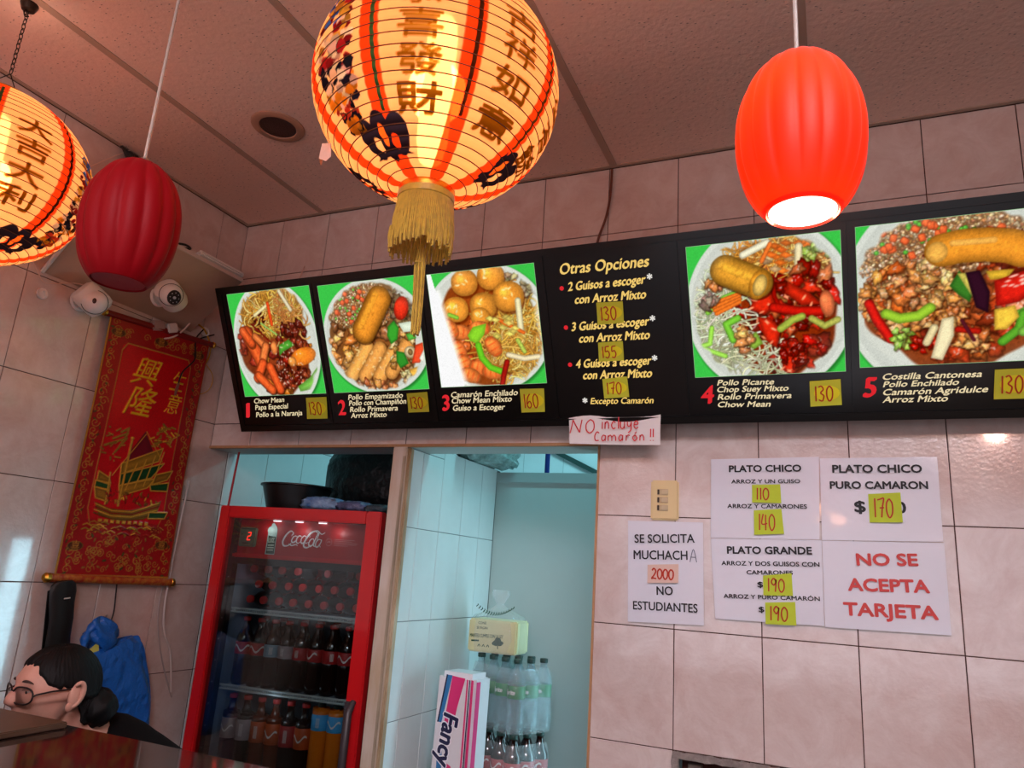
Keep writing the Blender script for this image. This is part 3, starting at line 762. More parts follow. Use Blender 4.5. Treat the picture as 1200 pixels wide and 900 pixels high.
def pic3():
    r, rg = base(190, 205, .50, .50, .54, .56, 3); under(r, Cc('a84c18'), (.46, .52, .44, .50)); under(r, Cc('b07828'), (.72, .56, .26, .36))
    chunks(r, rg, (.34, .62, .26, .36), 50, [Cc('c85020'), Cc('d86830')], .04, .07)
    noodles(r, rg, (.72, .58, .28, .36), 330, NOOD + [Cc('f0b858')], .016, .15); chunks(r, rg, (.84, .16, .12, .14), 24, [Cc('b8a478'), Cc('a89468')], .02, .04, gl=False)
    for x, y, s in ((.35, .10, .125), (.60, .07, .125), (.24, .32, .12), (.50, .31, .125), (.74, .25, .14), (.46, .40, .09)):
        r.ell(x + .01, y + .02, s, s, 0, (.4, .14, .02), 0, .1, .7, 2.2, 3); r.ell(x, y, s, s * .98, 0, jit(rg, Cc('ee9838'), .05), .35, .35, 1, 2.2)
        for _ in range(5): xx, yy = inell(rg, x - .02, y - .02, s * .5, s * .5); r.ell(xx, yy, .02, .008, rg.uniform(0, 3), (1, .88, .62), 0, .1, .8)
    for x, y, a in ((.26, .52, .2), (.16, .48, 1), (.44, .50, 0), (.22, .68, 1.3), (.26, .80, 1.2), (.55, .66, 1.1), (.40, .84, .3), (.52, .88, .1), (.30, .90, .4)):
        r.ell(x, y, .105, .072, a, jit(rg, Cc('f2803c'), .06), .3, .4)
        for k in range(4): r.ell(x + .05 * math.cos(a) * (k - 1.5), y + .05 * math.sin(a) * (k - 1.5), .008, .05, a, Cc('d85020'), 0, .1, .6)
    r.line([(.17, .36), (.24, .39)], .04, Cc('90c840')); r.poly([(.32, .55), (.38, .48), (.51, .46), (.48, .55), (.40, .63), (.34, .60)], Cc('88cc30'), .2)
    r.line([(.41, .64), (.43, .75), (.50, .84), (.60, .88)], .06, Cc('6cc428'), .3)
    r.line([(.82, .29), (.82, .54)], .055, Cc('ece0b0')); r.line([(.63, .44), (.84, .56)], .035, Cc('ec7028')); r.line([(.68, .74), (.82, .78), (.95, .77)], .05, Cc('eedcb0'))
    for _ in range(12): x, y = inell(rg, .64, .48, .14, .10); r.poly([(x - .04, y), (x, y - .02), (x + .05, y + .01), (x, y + .03)], jit(rg, Cc('e8d068'), .1))
    r.line([(.78, .62), (.83, .72)], .04, Cc('b8cc58')); r.line([(.66, .80), (.62, .90), (.59, 1.0)], .05, Cc('a81c14'), .5)
    # white tube glow beside the print, painted into the picture colours
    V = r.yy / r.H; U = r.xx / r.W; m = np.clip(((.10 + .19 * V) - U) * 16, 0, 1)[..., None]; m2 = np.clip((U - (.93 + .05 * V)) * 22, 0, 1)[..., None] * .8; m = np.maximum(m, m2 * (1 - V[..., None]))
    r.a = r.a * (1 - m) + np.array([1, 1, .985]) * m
    return r
def pic4():
    r, rg = base(220, 205, .52, .50, .50, .56, 4); under(r, Cc('90300c'), (.58, .52, .40, .45)); under(r, Cc('a8a880'), (.20, .58, .16, .36)); under(r, Cc('a86c2c'), (.62, .15, .34, .14))
    chunks(r, rg, (.55, .52, .40, .42), 60, REDS[:2] + DRK[:2], .04, .08)
    noodles(r, rg, (.62, .14, .34, .13), 150, [Cc('f09c3c'), Cc('ecc070'), Cc('d88838')], .012); noodles(r, rg, (.18, .55, .15, .34), 190, [Cc('dfe0bc'), Cc('c8cca4'), Cc('eef0d4')], .012, .15)
    noodles(r, rg, (.40, .86, .22, .11), 80, [Cc('dcdcb8'), Cc('b8b890')], .012, .13)
    for _ in range(26): x, y = inell(rg, .70, .14, .26, .12); r.poly([(x - .04, y), (x, y - .02), (x + .05, y + .012), (x, y + .03)], jit(rg, [Cc('d8d080'), Cc('c8a070'), Cc('e87028')][rg.randrange(3)], .15))
    r.line([(.38, .10), (.54, .03)], .05, Cc('f0e8c8')); r.line([(.50, .16), (.56, .04)], .03, Cc('f07830')); r.line([(.74, .08), (.73, .22)], .05, Cc('eedcac'))
    chunks(r, rg, (.84, .14, .08, .10), 12, [Cc('b8c060'), Cc('98a848')], .02, .04)
    chunks(r, rg, (.74, .46, .22, .24), 60, REDS + [Cc('d86838'), Cc('e88848')], .03, .07, .6, .6)
    for p in ([(.44, .42), (.54, .36), (.58, .48), (.50, .55), (.40, .50)], [(.45, .56), (.54, .58), (.60, .66), (.57, .80), (.50, .74)], [(.60, .86), (.70, .80), (.75, .92), (.66, 1.0), (.60, .97)], [(.66, .32), (.80, .42), (.86, .50), (.74, .50), (.64, .40)]):
        r.poly([(x + .008, y + .012) for x, y in p], (.25, .03, .01), 0, .7); r.poly(p, Cc('d82c14'), .4)
        for _ in range(7): q = rg.randrange(len(p)); r.ell(p[q][0] * .7 + .3 * p[0][0], p[q][1] * .7 + .3 * p[2][1], .02, .007, rg.uniform(0, 3), (1, .62, .45), 0, .1, .8)
    r.line([(.56, .27), (.57, .42), (.60, .50)], .03, Cc('9c1008')); r.line([(.56, .50), (.72, .54), (.86, .55)], .065, Cc('cc1c10'), .5); r.ell(.90, .50, .045, .09, -.1, Cc('e87848'))
    chunks(r, rg, (.72, .84, .16, .10), 26, REDS, .03, .05, .6, .7)
    r.line([(.60, .66), (.68, .60), (.74, .58)], .05, Cc('a8b848')); r.line([(.80, .60), (.88, .66), (.96, .62)], .045, Cc('b0b050')); r.poly([(.38, .70), (.44, .67), (.48, .76), (.42, .80), (.37, .77)], Cc('8cb040'))
    r.line([(.12, .50), (.24, .40), (.36, .36)], .04, Cc('8cd048')); r.line([(.28, .72), (.24, .60), (.32, .56)], .05, Cc('7cc83c')); r.line([(.14, .62), (.12, .74), (.04, .76), (.22, .84)], .035, Cc('a0e050'))
    for k in range(4): r.line([(.15 + k * .01, .44 + k * .025), (.34, .38 + k * .02)], .03, Cc('f07828'))
    chunks(r, rg, (.12, .40, .06, .06), 8, [Cc('a8907c'), Cc('8c7464')], .02, .045, gl=False); chunks(r, rg, (.20, .28, .10, .05), 10, [Cc('e88c50')], .02, .04); chunks(r, rg, (.34, .72, .05, .09), 8, [Cc('f0a860')], .03, .05)
    roll(r, (.26, .20), (.46, .31), .215, Cc('e8a034'), 12); r.ell(.475, .325, .065, .105, .35, Cc('e8982c')); r.ell(.48, .33, .045, .075, .35, Cc('f0c468'), 0, .5)
    return r
def pic5():
    r, rg = base(240, 205, .50, .50, .53, .58, 5); under(r, Cc('a04820'), (.50, .55, .46, .42)); under(r, Cc('8c603c'), (.46, .18, .42, .22))
    chunks(r, rg, (.50, .55, .44, .40), 70, [Cc('c05828'), Cc('a83c1c')], .04, .07)
    rice(r, rg, (.45, .16, .42, .20), 1500, RICE); rice(r, rg, (.14, .32, .12, .16), 200, RICE)
    for _ in range(30): x, y = inell(rg, .36, .14, .28, .14); r.ell(x, y, .014, .014, 0, Cc('60b040'))
    for _ in range(24): x, y = inell(rg, .42, .12, .34, .13); r.ell(x, y, .024, .02, rg.uniform(0, 3), Cc('f06838'), power=4)
    chunks(r, rg, (.26, .52, .24, .24), 130, [Cc('f0944c'), Cc('e87c38'), Cc('f4b070'), Cc('d86428')], .02, .05, .7, .5)
    chunks(r, rg, (.40, .40, .12, .12), 40, [Cc('f6b878'), Cc('f09c54')], .02, .05)
    chunks(r, rg, (.48, .58, .10, .14), 40, [Cc('f4a860'), Cc('e88c48')], .02, .05)
    chunks(r, rg, (.88, .32, .12, .20), 50, [Cc('b02c1c'), Cc('c84430'), Cc('8c2014')], .03, .07, .6, .6)
    chunks(r, rg, (.86, .60, .12, .14), 34, [Cc('c83c28'), Cc('e08060')], .03, .06)
    r.line([(.88, .06), (.98, .10)], .07, Cc('a8b058')); r.ell(.90, .09, .05, .04, .3, Cc('d89050'))
    r.poly([(.48, .46), (.53, .36), (.60, .50), (.58, .58), (.52, .52)], Cc('3c7828')); r.poly([(.52, .38), (.56, .38), (.64, .54), (.60, .56)], Cc('e0d060'))
    r.poly([(.56, .38), (.63, .37), (.68, .52), (.67, .66), (.61, .62)], Cc('341424')); r.poly([(.66, .38), (.80, .38), (.76, .44), (.68, .44)], Cc('e8b838'))
    r.poly([(.70, .45), (.86, .39), (.90, .53), (.82, .60), (.71, .62)], Cc('d42418'), .35)
    for _ in range(12): x, y = inell(rg, .79, .46, .07, .04); r.ell(x, y, .016, .006, -.3, (1, .75, .68), 0, .1, .85)
    r.line([(.74, .72), (.86, .66), (.92, .54)], .05, Cc('7cb840')); r.line([(.74, .86), (.82, .78), (.84, .68)], .05, Cc('60a830')); r.line([(.84, .80), (.90, .76), (.96, .74)], .055, Cc('80bc48'))
    r.poly([(.70, .64), (.80, .62), (.82, .70), (.76, .78), (.70, .78)], Cc('f0c044')); r.ell(.93, .63, .05, .06, 0, Cc('e8a888'))
    r.line([(.15, .62), (.22, .66), (.32, .65), (.38, .60)], .06, Cc('9cc838'), .4); r.line([(.06, .54), (.10, .66), (.17, .80)], .055, Cc('d82018'), .5)
    chunks(r, rg, (.23, .80, .05, .08), 14, [Cc('8cb840'), Cc('a8d058')], .02, .035); chunks(r, rg, (.60, .86, .09, .07), 26, [Cc('e88844'), Cc('f4ac68')], .02, .04)
    chunks(r, rg, (.35, .84, .06, .06), 14, REDS, .02, .03); r.poly([(.44, .68), (.50, .67), (.50, .80), (.44, .97), (.38, .95)], Cc('ecdcb0'), .25); r.line([(.40, .74), (.36, .84)], .045, Cc('e8d4a0'))
    r.line([(.52, .76), (.62, .78)], .035, Cc('b82014')); r.line([(.54, .70), (.60, .84)], .02, Cc('5c1c28'))
    r.line([(.50, .225), (.62, .20), (.74, .225), (.84, .28)], .205, (.3, .12, .03), .2, .5)
    r.line([(.45, .215), (.54, .20), (.66, .205), (.78, .23), (.84, .265)], .19, Cc('ee9830'), .42); r.ell(.42, .225, .055, .06, .2, Cc('f0b050'), 0, .3); r.line([(.50, .175), (.70, .18)], .035, Cc('f8bc60'), .3, .7)
    return r
PICR = [(.048, .420, .136, .520), (.457, .842, .136, .514), (.890, 1.262, .139, .510), (1.7185, 2.111, .136, .5055), (2.147, 2.575, .144, .508)]
PICM = emit('backlit_picture', s=.98, attr='col')
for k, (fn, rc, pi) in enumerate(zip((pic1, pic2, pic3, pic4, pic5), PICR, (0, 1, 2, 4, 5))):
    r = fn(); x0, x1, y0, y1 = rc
    cx, cy, rx, ry = r.pl; dd_ = np.hypot((r.xx / r.W - cx) / rx, (r.yy / r.H - cy) / ry) + .012 * np.sin(r.xx * .31) + .012 * np.sin(r.yy * .27 + 1); mk_ = np.clip((.925 - dd_) * 26, 0, 1)[..., None]
    keep = (r.a.min(-1) > .97)[..., None]
    r.a = np.where(keep, r.a, r.a * mk_ + r.bg * (1 - mk_))
    bl_ = (r.a + np.roll(r.a, 1, 0) + np.roll(r.a, -1, 0) + np.roll(r.a, 1, 1) + np.roll(r.a, -1, 1)) / 5; bl_[0], bl_[-1], bl_[:, 0], bl_[:, -1] = r.a[0], r.a[-1], r.a[:, 0], r.a[:, -1]; r.a = bl_ * .75 + r.a * .25
    fade = np.clip((dd_ - .72) * 2.2, 0, 1)[..., None] * mk_ * .28; r.a = r.a * (1 - fade) + np.array([.93, .90, .82]) * fade
    r.a = np.clip((r.a - .5) * 1.12 + .53, 0, 1); ng = random.Random(k)
    gen = np.random.default_rng(k); npn = gen.normal(0, .03, (r.H, r.W, 1)).astype(np.float32); g4 = gen.normal(0, 1, (r.H // 3 + 2, r.W // 3 + 2)).astype(np.float32); g4 = np.kron(g4, np.ones((3, 3), np.float32))[:r.H, :r.W]; g4 = (g4 + np.roll(g4, 1, 0) + np.roll(g4, 1, 1) + np.roll(g4, 2, 0)) / 4; sat = r.a.max(-1) - r.a.min(-1); fd = (sat > .3) & ~((r.a[..., 1] > r.a[..., 0] + .1)); r.a = np.clip(r.a * (1 + npn + (g4 * .04 * fd)[..., None]), 0, 1)
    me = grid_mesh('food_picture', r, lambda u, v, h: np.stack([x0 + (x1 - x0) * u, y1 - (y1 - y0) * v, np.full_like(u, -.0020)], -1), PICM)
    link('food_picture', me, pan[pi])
    b = MB(); e = .0012
    for q in ((x0 - e, y0 - e, x1 + e, y0), (x0 - e, y1, x1 + e, y1 + e), (x0 - e, y0, x0, y1), (x1, y0, x1 + e, y1)): b.add([(q[0], q[1], -.0019), (q[2], q[1], -.0019), (q[2], q[3], -.0019), (q[0], q[3], -.0019)], [(0, 1, 2, 3)])
    b.build('picture_edge', emit('light_leak_edge', '9cc894', .8) if k == 0 else bpy.data.materials['light_leak_edge'], pan[pi])

# ---- price notes stuck on the menu
MM = Matrix.Translation(MENU_LOC) @ Euler(MENU_ROT).to_matrix().to_4x4()


def note(quad, text, pen, mat, label, base_m, off, rotm, group, hw=None, slantx=0., name='sticky_note', mark=False):
    cx = sum(q[0] for q in quad) / 4; cy = sum(q[1] for q in quad) / 4
    o = thing(name, label, 'note', base_m @ Vector((cx, cy, off)), rotm, group)
    Q = [(q[0] - cx, q[1] - cy) for q in quad]; n = 6; b = MB(); V = []
    for j in range(n + 1):
        for i in range(n + 1):
            u, v = i / n, j / n
            x = (1 - v) * ((1 - u) * Q[0][0] + u * Q[1][0]) + v * ((1 - u) * Q[3][0] + u * Q[2][0]); y = (1 - v) * ((1 - u) * Q[0][1] + u * Q[1][1]) + v * ((1 - u) * Q[3][1] + u * Q[2][1])
            V.append((x, y, .0006 + .0035 * v * v))
    F = [(j * (n + 1) + i, (j + 1) * (n + 1) + i, (j + 1) * (n + 1) + i + 1, j * (n + 1) + i + 1) for j in range(n) for i in range(n)]
    b.add(V, F); b.build('note_paper', mat, o, smooth=True)
    wd = Q[1][0] - Q[0][0]; hg = Q[0][1] - Q[3][1]
    if mark:
        b = MB(); b.add([(wd * (.04 + .42 * math.cos(t)), hg * (.0 + .30 * math.sin(t)), .0036 + .0010 * (t > 9)) for t in [k * .3142 for k in range(20)]], [tuple(range(20))]); b.build('marker_patch', M['sticky_mark'], o)
    b = MB(); hh = hg * (hw or .60); cw = wd * .70 / (len(text) * 1.1 - .1)
    handwrite(b, text, -wd * .36, -hh / 2 - .001, cw, hh, wd * .048, .0046, adv=1.2 if len(text) < 4 else 1.12); b.build('handwriting', pen, o)
    return o


QS = [([(.3324, .1227), (.423, .1228), (.4154, .0445), (.3244, .0449)], '130', 'price note beside the words Chow Mean and Pollo a la Naranja'),
      ([(.7556, .1235), (.8357, .1265), (.8351, .0589), (.7535, .058)], '130', 'price note beside the words Pollo Empamizado and Champiñón'),
      ([(1.1711, .1237), (1.253, .1223), (1.2491, .0483), (1.1694, .0476)], '160', 'price note beside the words Camarón Enchilado'),
      ([(1.4473, .3746), (1.5272, .3717), (1.5258, .3091), (1.4461, .3085)], '130', 'price note on the topmost of the Otras Opciones'),
      ([(1.4408, .2551), (1.5166, .2552), (1.5157, .1977), (1.4391, .1976)], '155', 'price note in the middle of the Otras Opciones'),
      ([(1.4432, .144), (1.5198, .1484), (1.5221, .0867), (1.4444, .084)], '170', 'price note on the lowest of the Otras Opciones'),
      ([(2.0214, .1126), (2.0983, .1157), (2.0991, .0457), (2.0208, .0429)], '130', 'price note beside the words Pollo Picante and Chop Suey'),
      ([(2.4478, .1243), (2.5262, .1248), (2.5301, .05), (2.4447, .0497)], '130', 'price note beside the words Costilla Cantonesa at the right')]
for q, t, lb in QS: note(q, t, M['orange_pen'], M['sticky_dark'], 'yellow ' + lb, MM, .0018, MENU_ROT, 'price notes on the menu board', mark=True)

# ---- handwritten strip hanging from the menu's lower edge
hs = thing('handwritten_sign', 'white paper strip under the menu reading NO incluye Camarón in red marker', 'sign', (1.5726, -.108, 2.120), (R_(90), 0, 0))
b = MB(); V = []; n = 12
for j in range(5):
    for i in range(n + 1):
        u, v = i / n, j / 4; V.append((.287 * u + .008 * v * (1 - u), -.090 * v + .003 * u * (1 - v) - .006 * u * v, .0035 * math.sin(u * 7 + v) + .002 * v))
b.add(V, [(j * (n + 1) + i, (j + 1) * (n + 1) + i, (j + 1) * (n + 1) + i + 1, j * (n + 1) + i + 1) for j in range(4) for i in range(n)])
b.build('paper_strip', M['paper_plain'], hs, smooth=True)
b = MB(); handwrite(b, 'NO', .009, -.058, .030, .042, .0035, .0085, adv=1.25); b.cm = 0
handwrite(b, 'incluye', .107, -.046, .0165, .036, .0035, .0085); handwrite(b, 'Camarón', .087, -.083, .0170, .028, .0033, .0085); handwrite(b, '!!', .256, -.084, .016, .036, .0035, .0085)
b.build('handwriting', M['red_pen'], hs)

# ================================================================ papers on the back wall
def sheet(name, quad, label, lines, y, notes=()):
    cx = sum(q[0] for q in quad) / 4; cz = sum(q[1] for q in quad) / 4
    o = thing(name, label, 'sign', (cx, y, cz), (R_(90), 0, 0)); Q = [(a - cx, c - cz) for a, c in quad]
    b = MB(); n = 10; V = []
    for j in range(n + 1):
        for i in range(n + 1):
            u, v = i / n, j / n
            x = (1 - v) * ((1 - u) * Q[0][0] + u * Q[1][0]) + v * ((1 - u) * Q[3][0] + u * Q[2][0]); yy = (1 - v) * ((1 - u) * Q[0][1] + u * Q[1][1]) + v * ((1 - u) * Q[3][1] + u * Q[2][1])
            V.append((x, yy, .0012 * math.sin(u * 5 + cx * 9) * math.sin(v * 6) + .002 * v ** 4))
    b.add(V, [(j * (n + 1) + i, (j + 1) * (n + 1) + i, (j + 1) * (n + 1) + i + 1, j * (n + 1) + i + 1) for j in range(n) for i in range(n)])
    b.build('sheet', M['paper'], o, smooth=True)
    for (t, x0, z0, x1, z1, cap, bold, mat) in lines:
        b = MB(); put2d(b, text2d(t, x0 - cx, z0 - cz, x1 - cx, z1 - cz, cap, bold=bold), .0042); b.build('lettering', mat, o)
    return o
K = M['ink']; RD = M['red_ink']
s_ = sheet('paper_sign', [(1.7423, 1.8112), (1.9661, 1.8134), (1.9687, 1.5264), (1.75, 1.5187)], 'tall white paper below the light switch reading SE SOLICITA MUCHACHA', [
    ('SE SOLICITA', 1.7656, 1.7464, 1.9425, 1.7543, .0240, .020, K), ('MUCHACH', 1.764, 1.6986, 1.9224, 1.7045, .0250, .020, K), ('NO', 1.8346, 1.6003, 1.8809, 1.6027, .0235, .020, K), ('ESTUDIANTES', 1.7656, 1.5545, 1.9516, 1.5598, .0230, .020, K)], -.006)
b = MB(); handwrite(b, 'A', 1.9295 - 1.8568, 1.6988 - 1.6674, .0192, .036, .0022, .0044); b.build('pencilled_letter', M['pencil'], s_)
sheet('paper_sign', [(1.9893, 1.9995), (2.2858, 2.0068), (2.2791, 1.7774), (1.9878, 1.770)], 'white price sheet reading PLATO CHICO ARROZ Y UN GUISO', [
    ('PLATO CHICO', 2.0418, 1.9615, 2.2378, 1.9648, .0185, .050, K), ('ARROZ Y UN GUISO', 2.0476, 1.9283, 2.2344, 1.9318, .0105, .034, K), ('ARROZ Y CAMARONES', 2.0358, 1.857, 2.2497, 1.8611, .0112, .034, K)], -.0065)
sheet('paper_sign', [(2.2872, 2.0025), (2.5757, 2.0068), (2.5743, 1.7846), (2.2852, 1.7763)], 'white price sheet at top right reading PLATO CHICO PURO CAMARON', [
    ('PLATO CHICO', 2.3196, 1.962, 2.5371, 1.9639, .0205, .050, K), ('PURO CAMARON', 2.3116, 1.9176, 2.5485, 1.9208, .0190, .050, K), ('$', 2.3711, 1.8553, 2.3967, 1.8561, .0285, .050, K), ('0', 2.472, 1.8553, 2.4935, 1.8561, .0285, .050, K)], -.0075)
sheet('paper_sign', [(1.9878, 1.7686), (2.284, 1.7765), (2.2826, 1.5522), (1.9999, 1.5472)], 'white price sheet reading PLATO GRANDE ARROZ Y DOS GUISOS', [
    ('PLATO GRANDE', 2.0347, 1.7284, 2.2582, 1.7372, .0190, .050, K), ('ARROZ Y DOS GUISOS CON', 2.0184, 1.6951, 2.2764, 1.7056, .0112, .034, K), ('CAMARONES', 2.0868, 1.6738, 2.2078, 1.6796, .0108, .034, K), ('$', 2.1157, 1.6408, 2.1295, 1.6418, .0141, .040, K),
    ('ARROZ Y PURO CAMARÓN', 2.0237, 1.6054, 2.2739, 1.6156, .0108, .034, K), ('$', 2.1178, 1.5748, 2.1315, 1.5758, .0138, .040, K)], -.0065)
sheet('paper_sign', [(2.2851, 1.7755), (2.5762, 1.7825), (2.576, 1.5552), (2.2843, 1.5497)], 'white sheet with red print reading NO SE ACEPTA TARJETA', [
    ('NO SE', 2.3697, 1.7149, 2.5122, 1.7214, .0290, .055, RD), ('ACEPTA', 2.3459, 1.6484, 2.5342, 1.6554, .0300, .055, RD), ('TARJETA', 2.3327, 1.5849, 2.549, 1.5912, .0310, .055, RD)], -.0075)
WM = Matrix.Translation((0, 0, 0)) @ Euler((R_(90), 0, 0)).to_matrix().to_4x4()
WN = [([(2.1047, 1.9247), (2.1814, 1.9276), (2.1834, 1.8739), (2.1048, 1.8737)], '110', 'yellow price note under the words Arroz y un Guiso'),
      ([(2.1086, 1.852), (2.183, 1.8584), (2.1885, 1.7889), (2.1091, 1.7831)], '140', 'yellow price note under the words Arroz y Camarones'),
      ([(2.4051, 1.9042), (2.4831, 1.9098), (2.4841, 1.8305), (2.405, 1.8277)], '170', 'yellow price note on the Puro Camaron sheet at the right'),
      ([(2.1301, 1.6732), (2.2048, 1.6835), (2.207, 1.6243), (2.1307, 1.6197)], '190', 'yellow price note in the middle of the Plato Grande sheet'),
      ([(2.1344, 1.6012), (2.212, 1.6086), (2.2133, 1.5475), (2.1348, 1.5447)], '190', 'yellow price note at the foot of the Plato Grande sheet')]
for q, t, lb in WN: note(q, t, M['orange_pen'], M['sticky'], lb, WM, .0115, (R_(90), 0, 0), 'price notes on the wall sheets', hw=.66)
note([(1.8059, 1.684), (1.8969, 1.6909), (1.8973, 1.6373), (1.8069, 1.6314)], '2000', M['orange_pen'], M['sticky_peach'], 'small peach note with 2000 handwritten in red', WM, .0105, (R_(90), 0, 0), 'price notes on the wall sheets', hw=.55)

# light switch
sw = thing('light_switch', 'beige three-gang light switch plate on the tiled wall', 'switch', (1.8533, 0, 1.8755), (R_(90), 0, 0))
b = MB(); b.box((0, 0, .0055), (.084, .119, .010), bev=.005); b.build('face_plate', M['beige_plastic'], sw, smooth=True)
for k in (-1, 0, 1):
    b = MB(); b.box((-.006, k * .0235, .0105), (.034, .019, .004), bev=.0012); b.box((.001, k * .0235, .0135), (.018, .014, .006), rot=(0, .2, 0), bev=.0015)
    b.build('switch_rocker', pbr('brownish_rocker', 'b8a078', .4) if k == -1 else bpy.data.materials['brownish_rocker'], sw)
    b = MB(); b.box((-.018, k * .0235, .0125), (.006, .015, .0025), bev=.0008); b.build('rocker_slot', M['dark_metal'], sw)

# ================================================================ paper lanterns
def lantern_paper():
    m = bpy.data.materials.new('lantern_paper'); m.use_nodes = True; nt = m.node_tree; nt.nodes.clear(); N = nt.nodes; L = nt.links
    o = N.new('ShaderNodeOutputMaterial'); at = N.new('ShaderNodeAttribute'); at.attribute_name = 'col'
    ik = N.new('ShaderNodeAttribute'); ik.attribute_name = 'ink'
    tr = N.new('ShaderNodeBsdfTranslucent'); df = N.new('ShaderNodeBsdfDiffuse'); rf = N.new('ShaderNodeBsdfRefraction')
    rf.inputs['Roughness'].default_value = .58; rf.inputs['IOR'].default_value = 1.02
    gl = N.new('ShaderNodeBsdfGlossy'); gl.inputs['Roughness'].default_value = .38
    for s_ in (tr, df, rf, gl): L.new(at.outputs['Color'], s_.inputs['Color'])
    m1 = N.new('ShaderNodeMixShader'); m1.inputs[0].default_value = .24; L.new(tr.outputs[0], m1.inputs[1]); L.new(rf.outputs[0], m1.inputs[2])
    m2 = N.new('ShaderNodeMixShader'); m2.inputs[0].default_value = .25; L.new(m1.outputs[0], m2.inputs[1]); L.new(df.outputs[0], m2.inputs[2])
    m3 = N.new('ShaderNodeMixShader'); m4 = N.new('ShaderNodeMixShader'); m4.inputs[0].default_value = .35
    L.new(df.outputs[0], m4.inputs[1]); L.new(gl.outputs[0], m4.inputs[2])
    L.new(ik.outputs['Fac'], m3.inputs[0]); L.new(m2.outputs[0], m3.inputs[1]); L.new(m4.outputs[0], m3.inputs[2])
    L.new(m3.outputs[0], o.inputs[0]); return m
M['lantern'] = lantern_paper()
LA0, LA1 = 77., -77.     # latitude span
LAa, LAb = .243, .226
def lantern_raster():
    W, H = 1040, 290; r = Ras(W, H, Cc('f4b070')); ink = np.zeros((H, W), np.float32)
    X = lambda d: (d % 360) / 360; Yl = lambda la: (LA0 - la) / (LA0 - LA1)
    U = r.xx / W * 360
    d = np.abs((U + 22.5) % 45 - 22.5); latY = LA0 + (LA1 - LA0) * r.yy / H; cl = np.cos(np.radians(latY))
    # red stripes have the same width in metres all the way down
    m = np.clip((5.6 * (.55 + .45 * cl) / np.maximum(cl, .3) * .86 - d) * 1.2, 0, 1)[..., None]
    r.a = r.a * (1 - m) + np.array(Cc('ec3c10')) * m
    def col(deg, txt, las, gold):
        nonlocal ink
        for ch, la in zip(txt, las):
            k = math.cos(R_(la)); w_ = 18.5 / 360 / max(k, .62); h_ = 12.6 / (LA0 - LA1)
            c = r.glyph(ch, X(deg) - w_ / 2, Yl(la) - h_ / 2, w_, h_, gold, bold=.022); ink = np.maximum(ink, c * .93)
    G_ = Cc('b0600c')
    LS = (6, -9, -24, -39.5)
    col(-67.5, '恭喜發財', LS, G_); col(-22.5, '吉祥如意', (8, -7, -23, -41), G_); col(67.5, '大吉大利', (17, 2, -13.5, -29), G_); col(22.5, '年年有餘', LS, G_)
    col(157.5, '恭喜發財', LS, G_)
    def shape(pts, colr, on=1.):
        nonlocal ink
        q = Ras(W, H, (0, 0, 0)); q.poly(pts, (1, 1, 1), 0); mk = q.a[..., 0]
        r.a[:] = r.a * (1 - mk[..., None]) + np.array(colr) * mk[..., None]; ink = np.maximum(ink * (1 - mk), mk * on) if on < .5 else np.maximum(ink, mk * on)
    # thin dark ribbons on alternate stripes
    for k, c_ in ((-90, Cc('3c5a2c')), (-45, Cc('4c2410')), (0, Cc('7c4c1c')), (45, Cc('3c5a2c')), (90, Cc('4c2410')), (135, Cc('4c2410')), (180, Cc('3c5a2c'))):
        x = X(k + 1.5); shape([(x - .0028, Yl(50)), (x + .0028, Yl(50)), (x + .0028, Yl(-44)), (x - .0028, Yl(-44))], c_, .95)
    # scroll-cloud cut-outs near the foot
    for k in (-95, 8, 90, 180):
        q = Ras(W, H, (0, 0, 0)); kx = 1 / 360 * 1.55; ky = .62 / (LA0 - LA1)
        for ex, ey, erx, ery in ((-7.5, 4, 5.2, 4.4), (7.5, 4, 5.2, 4.4), (0, 7, 4.5, 4.5), (0, 2, 4, 5)): q.ell(X(k) + ex * kx, Yl(-57 + ey * .62), erx * kx, ery * ky, 0, (1, 1, 1), 0, 0)
        q.poly([(X(k) - 3.2 * kx, Yl(-56)), (X(k) + 3.2 * kx, Yl(-56)), (X(k) + 4 * kx, Yl(-60)), (X(k) + 14 * kx, Yl(-63.5)), (X(k) - 14 * kx, Yl(-63.5)), (X(k) - 4 * kx, Yl(-60))], (1, 1, 1), 0)
        for ex in (-5.2, 5.2): q.ell(X(k) + ex * kx, Yl(-57.3), 2.1 * kx, 1.7 * ky, 0, (0, 0, 0), 0, 0)
        mk = q.a[..., 0]; r.a[:] = r.a * (1 - mk[..., None]) + np.array(Cc('3c2c34')) * mk[..., None]; ink = np.maximum(ink, mk * .95)
        q = Ras(W, H, (0, 0, 0)); q.ell(X(k), Yl(-53.6), 2.6 / 360, 1.5 / (LA0 - LA1), 0, (1, 1, 1), 0, 0); mk = q.a[..., 0]
        r.a[:] = r.a * (1 - mk[..., None]) + np.array(Cc('f0621c')) * mk[..., None]; ink *= (1 - mk)
    # printed plant-and-cloud ornament panels (painted in many small patches)
    rg = random.Random(11)
    for k in (-112.5, 112.5):
        cols = [Cc('2c4c8c'), Cc('b8301c'), Cc('d87818'), Cc('1c1820'), Cc('e8b890'), Cc('8c1c1c'), Cc('c8862c'), Cc('3860a8')]
        for i in range(240):
            la = rg.uniform(-48, 22); hw = 12 * (1 - abs((la + 13) / 40) ** 3); x = k + rg.uniform(-hw, hw); s = rg.uniform(1.2, 3.6); a = rg.uniform(0, 3)
            c_ = cols[(int((la + 60) / 12) + rg.randrange(3)) % len(cols)]
            shape([(X(x + s * math.cos(a + t) * 1.1), Yl(la + s * math.sin(a + t) * rg.uniform(.5, 1.1))) for t in (0, 1.2, 2.2, 3.3, 4.4, 5.4)], jit(rg, c_, .2), .75)
    return r, ink
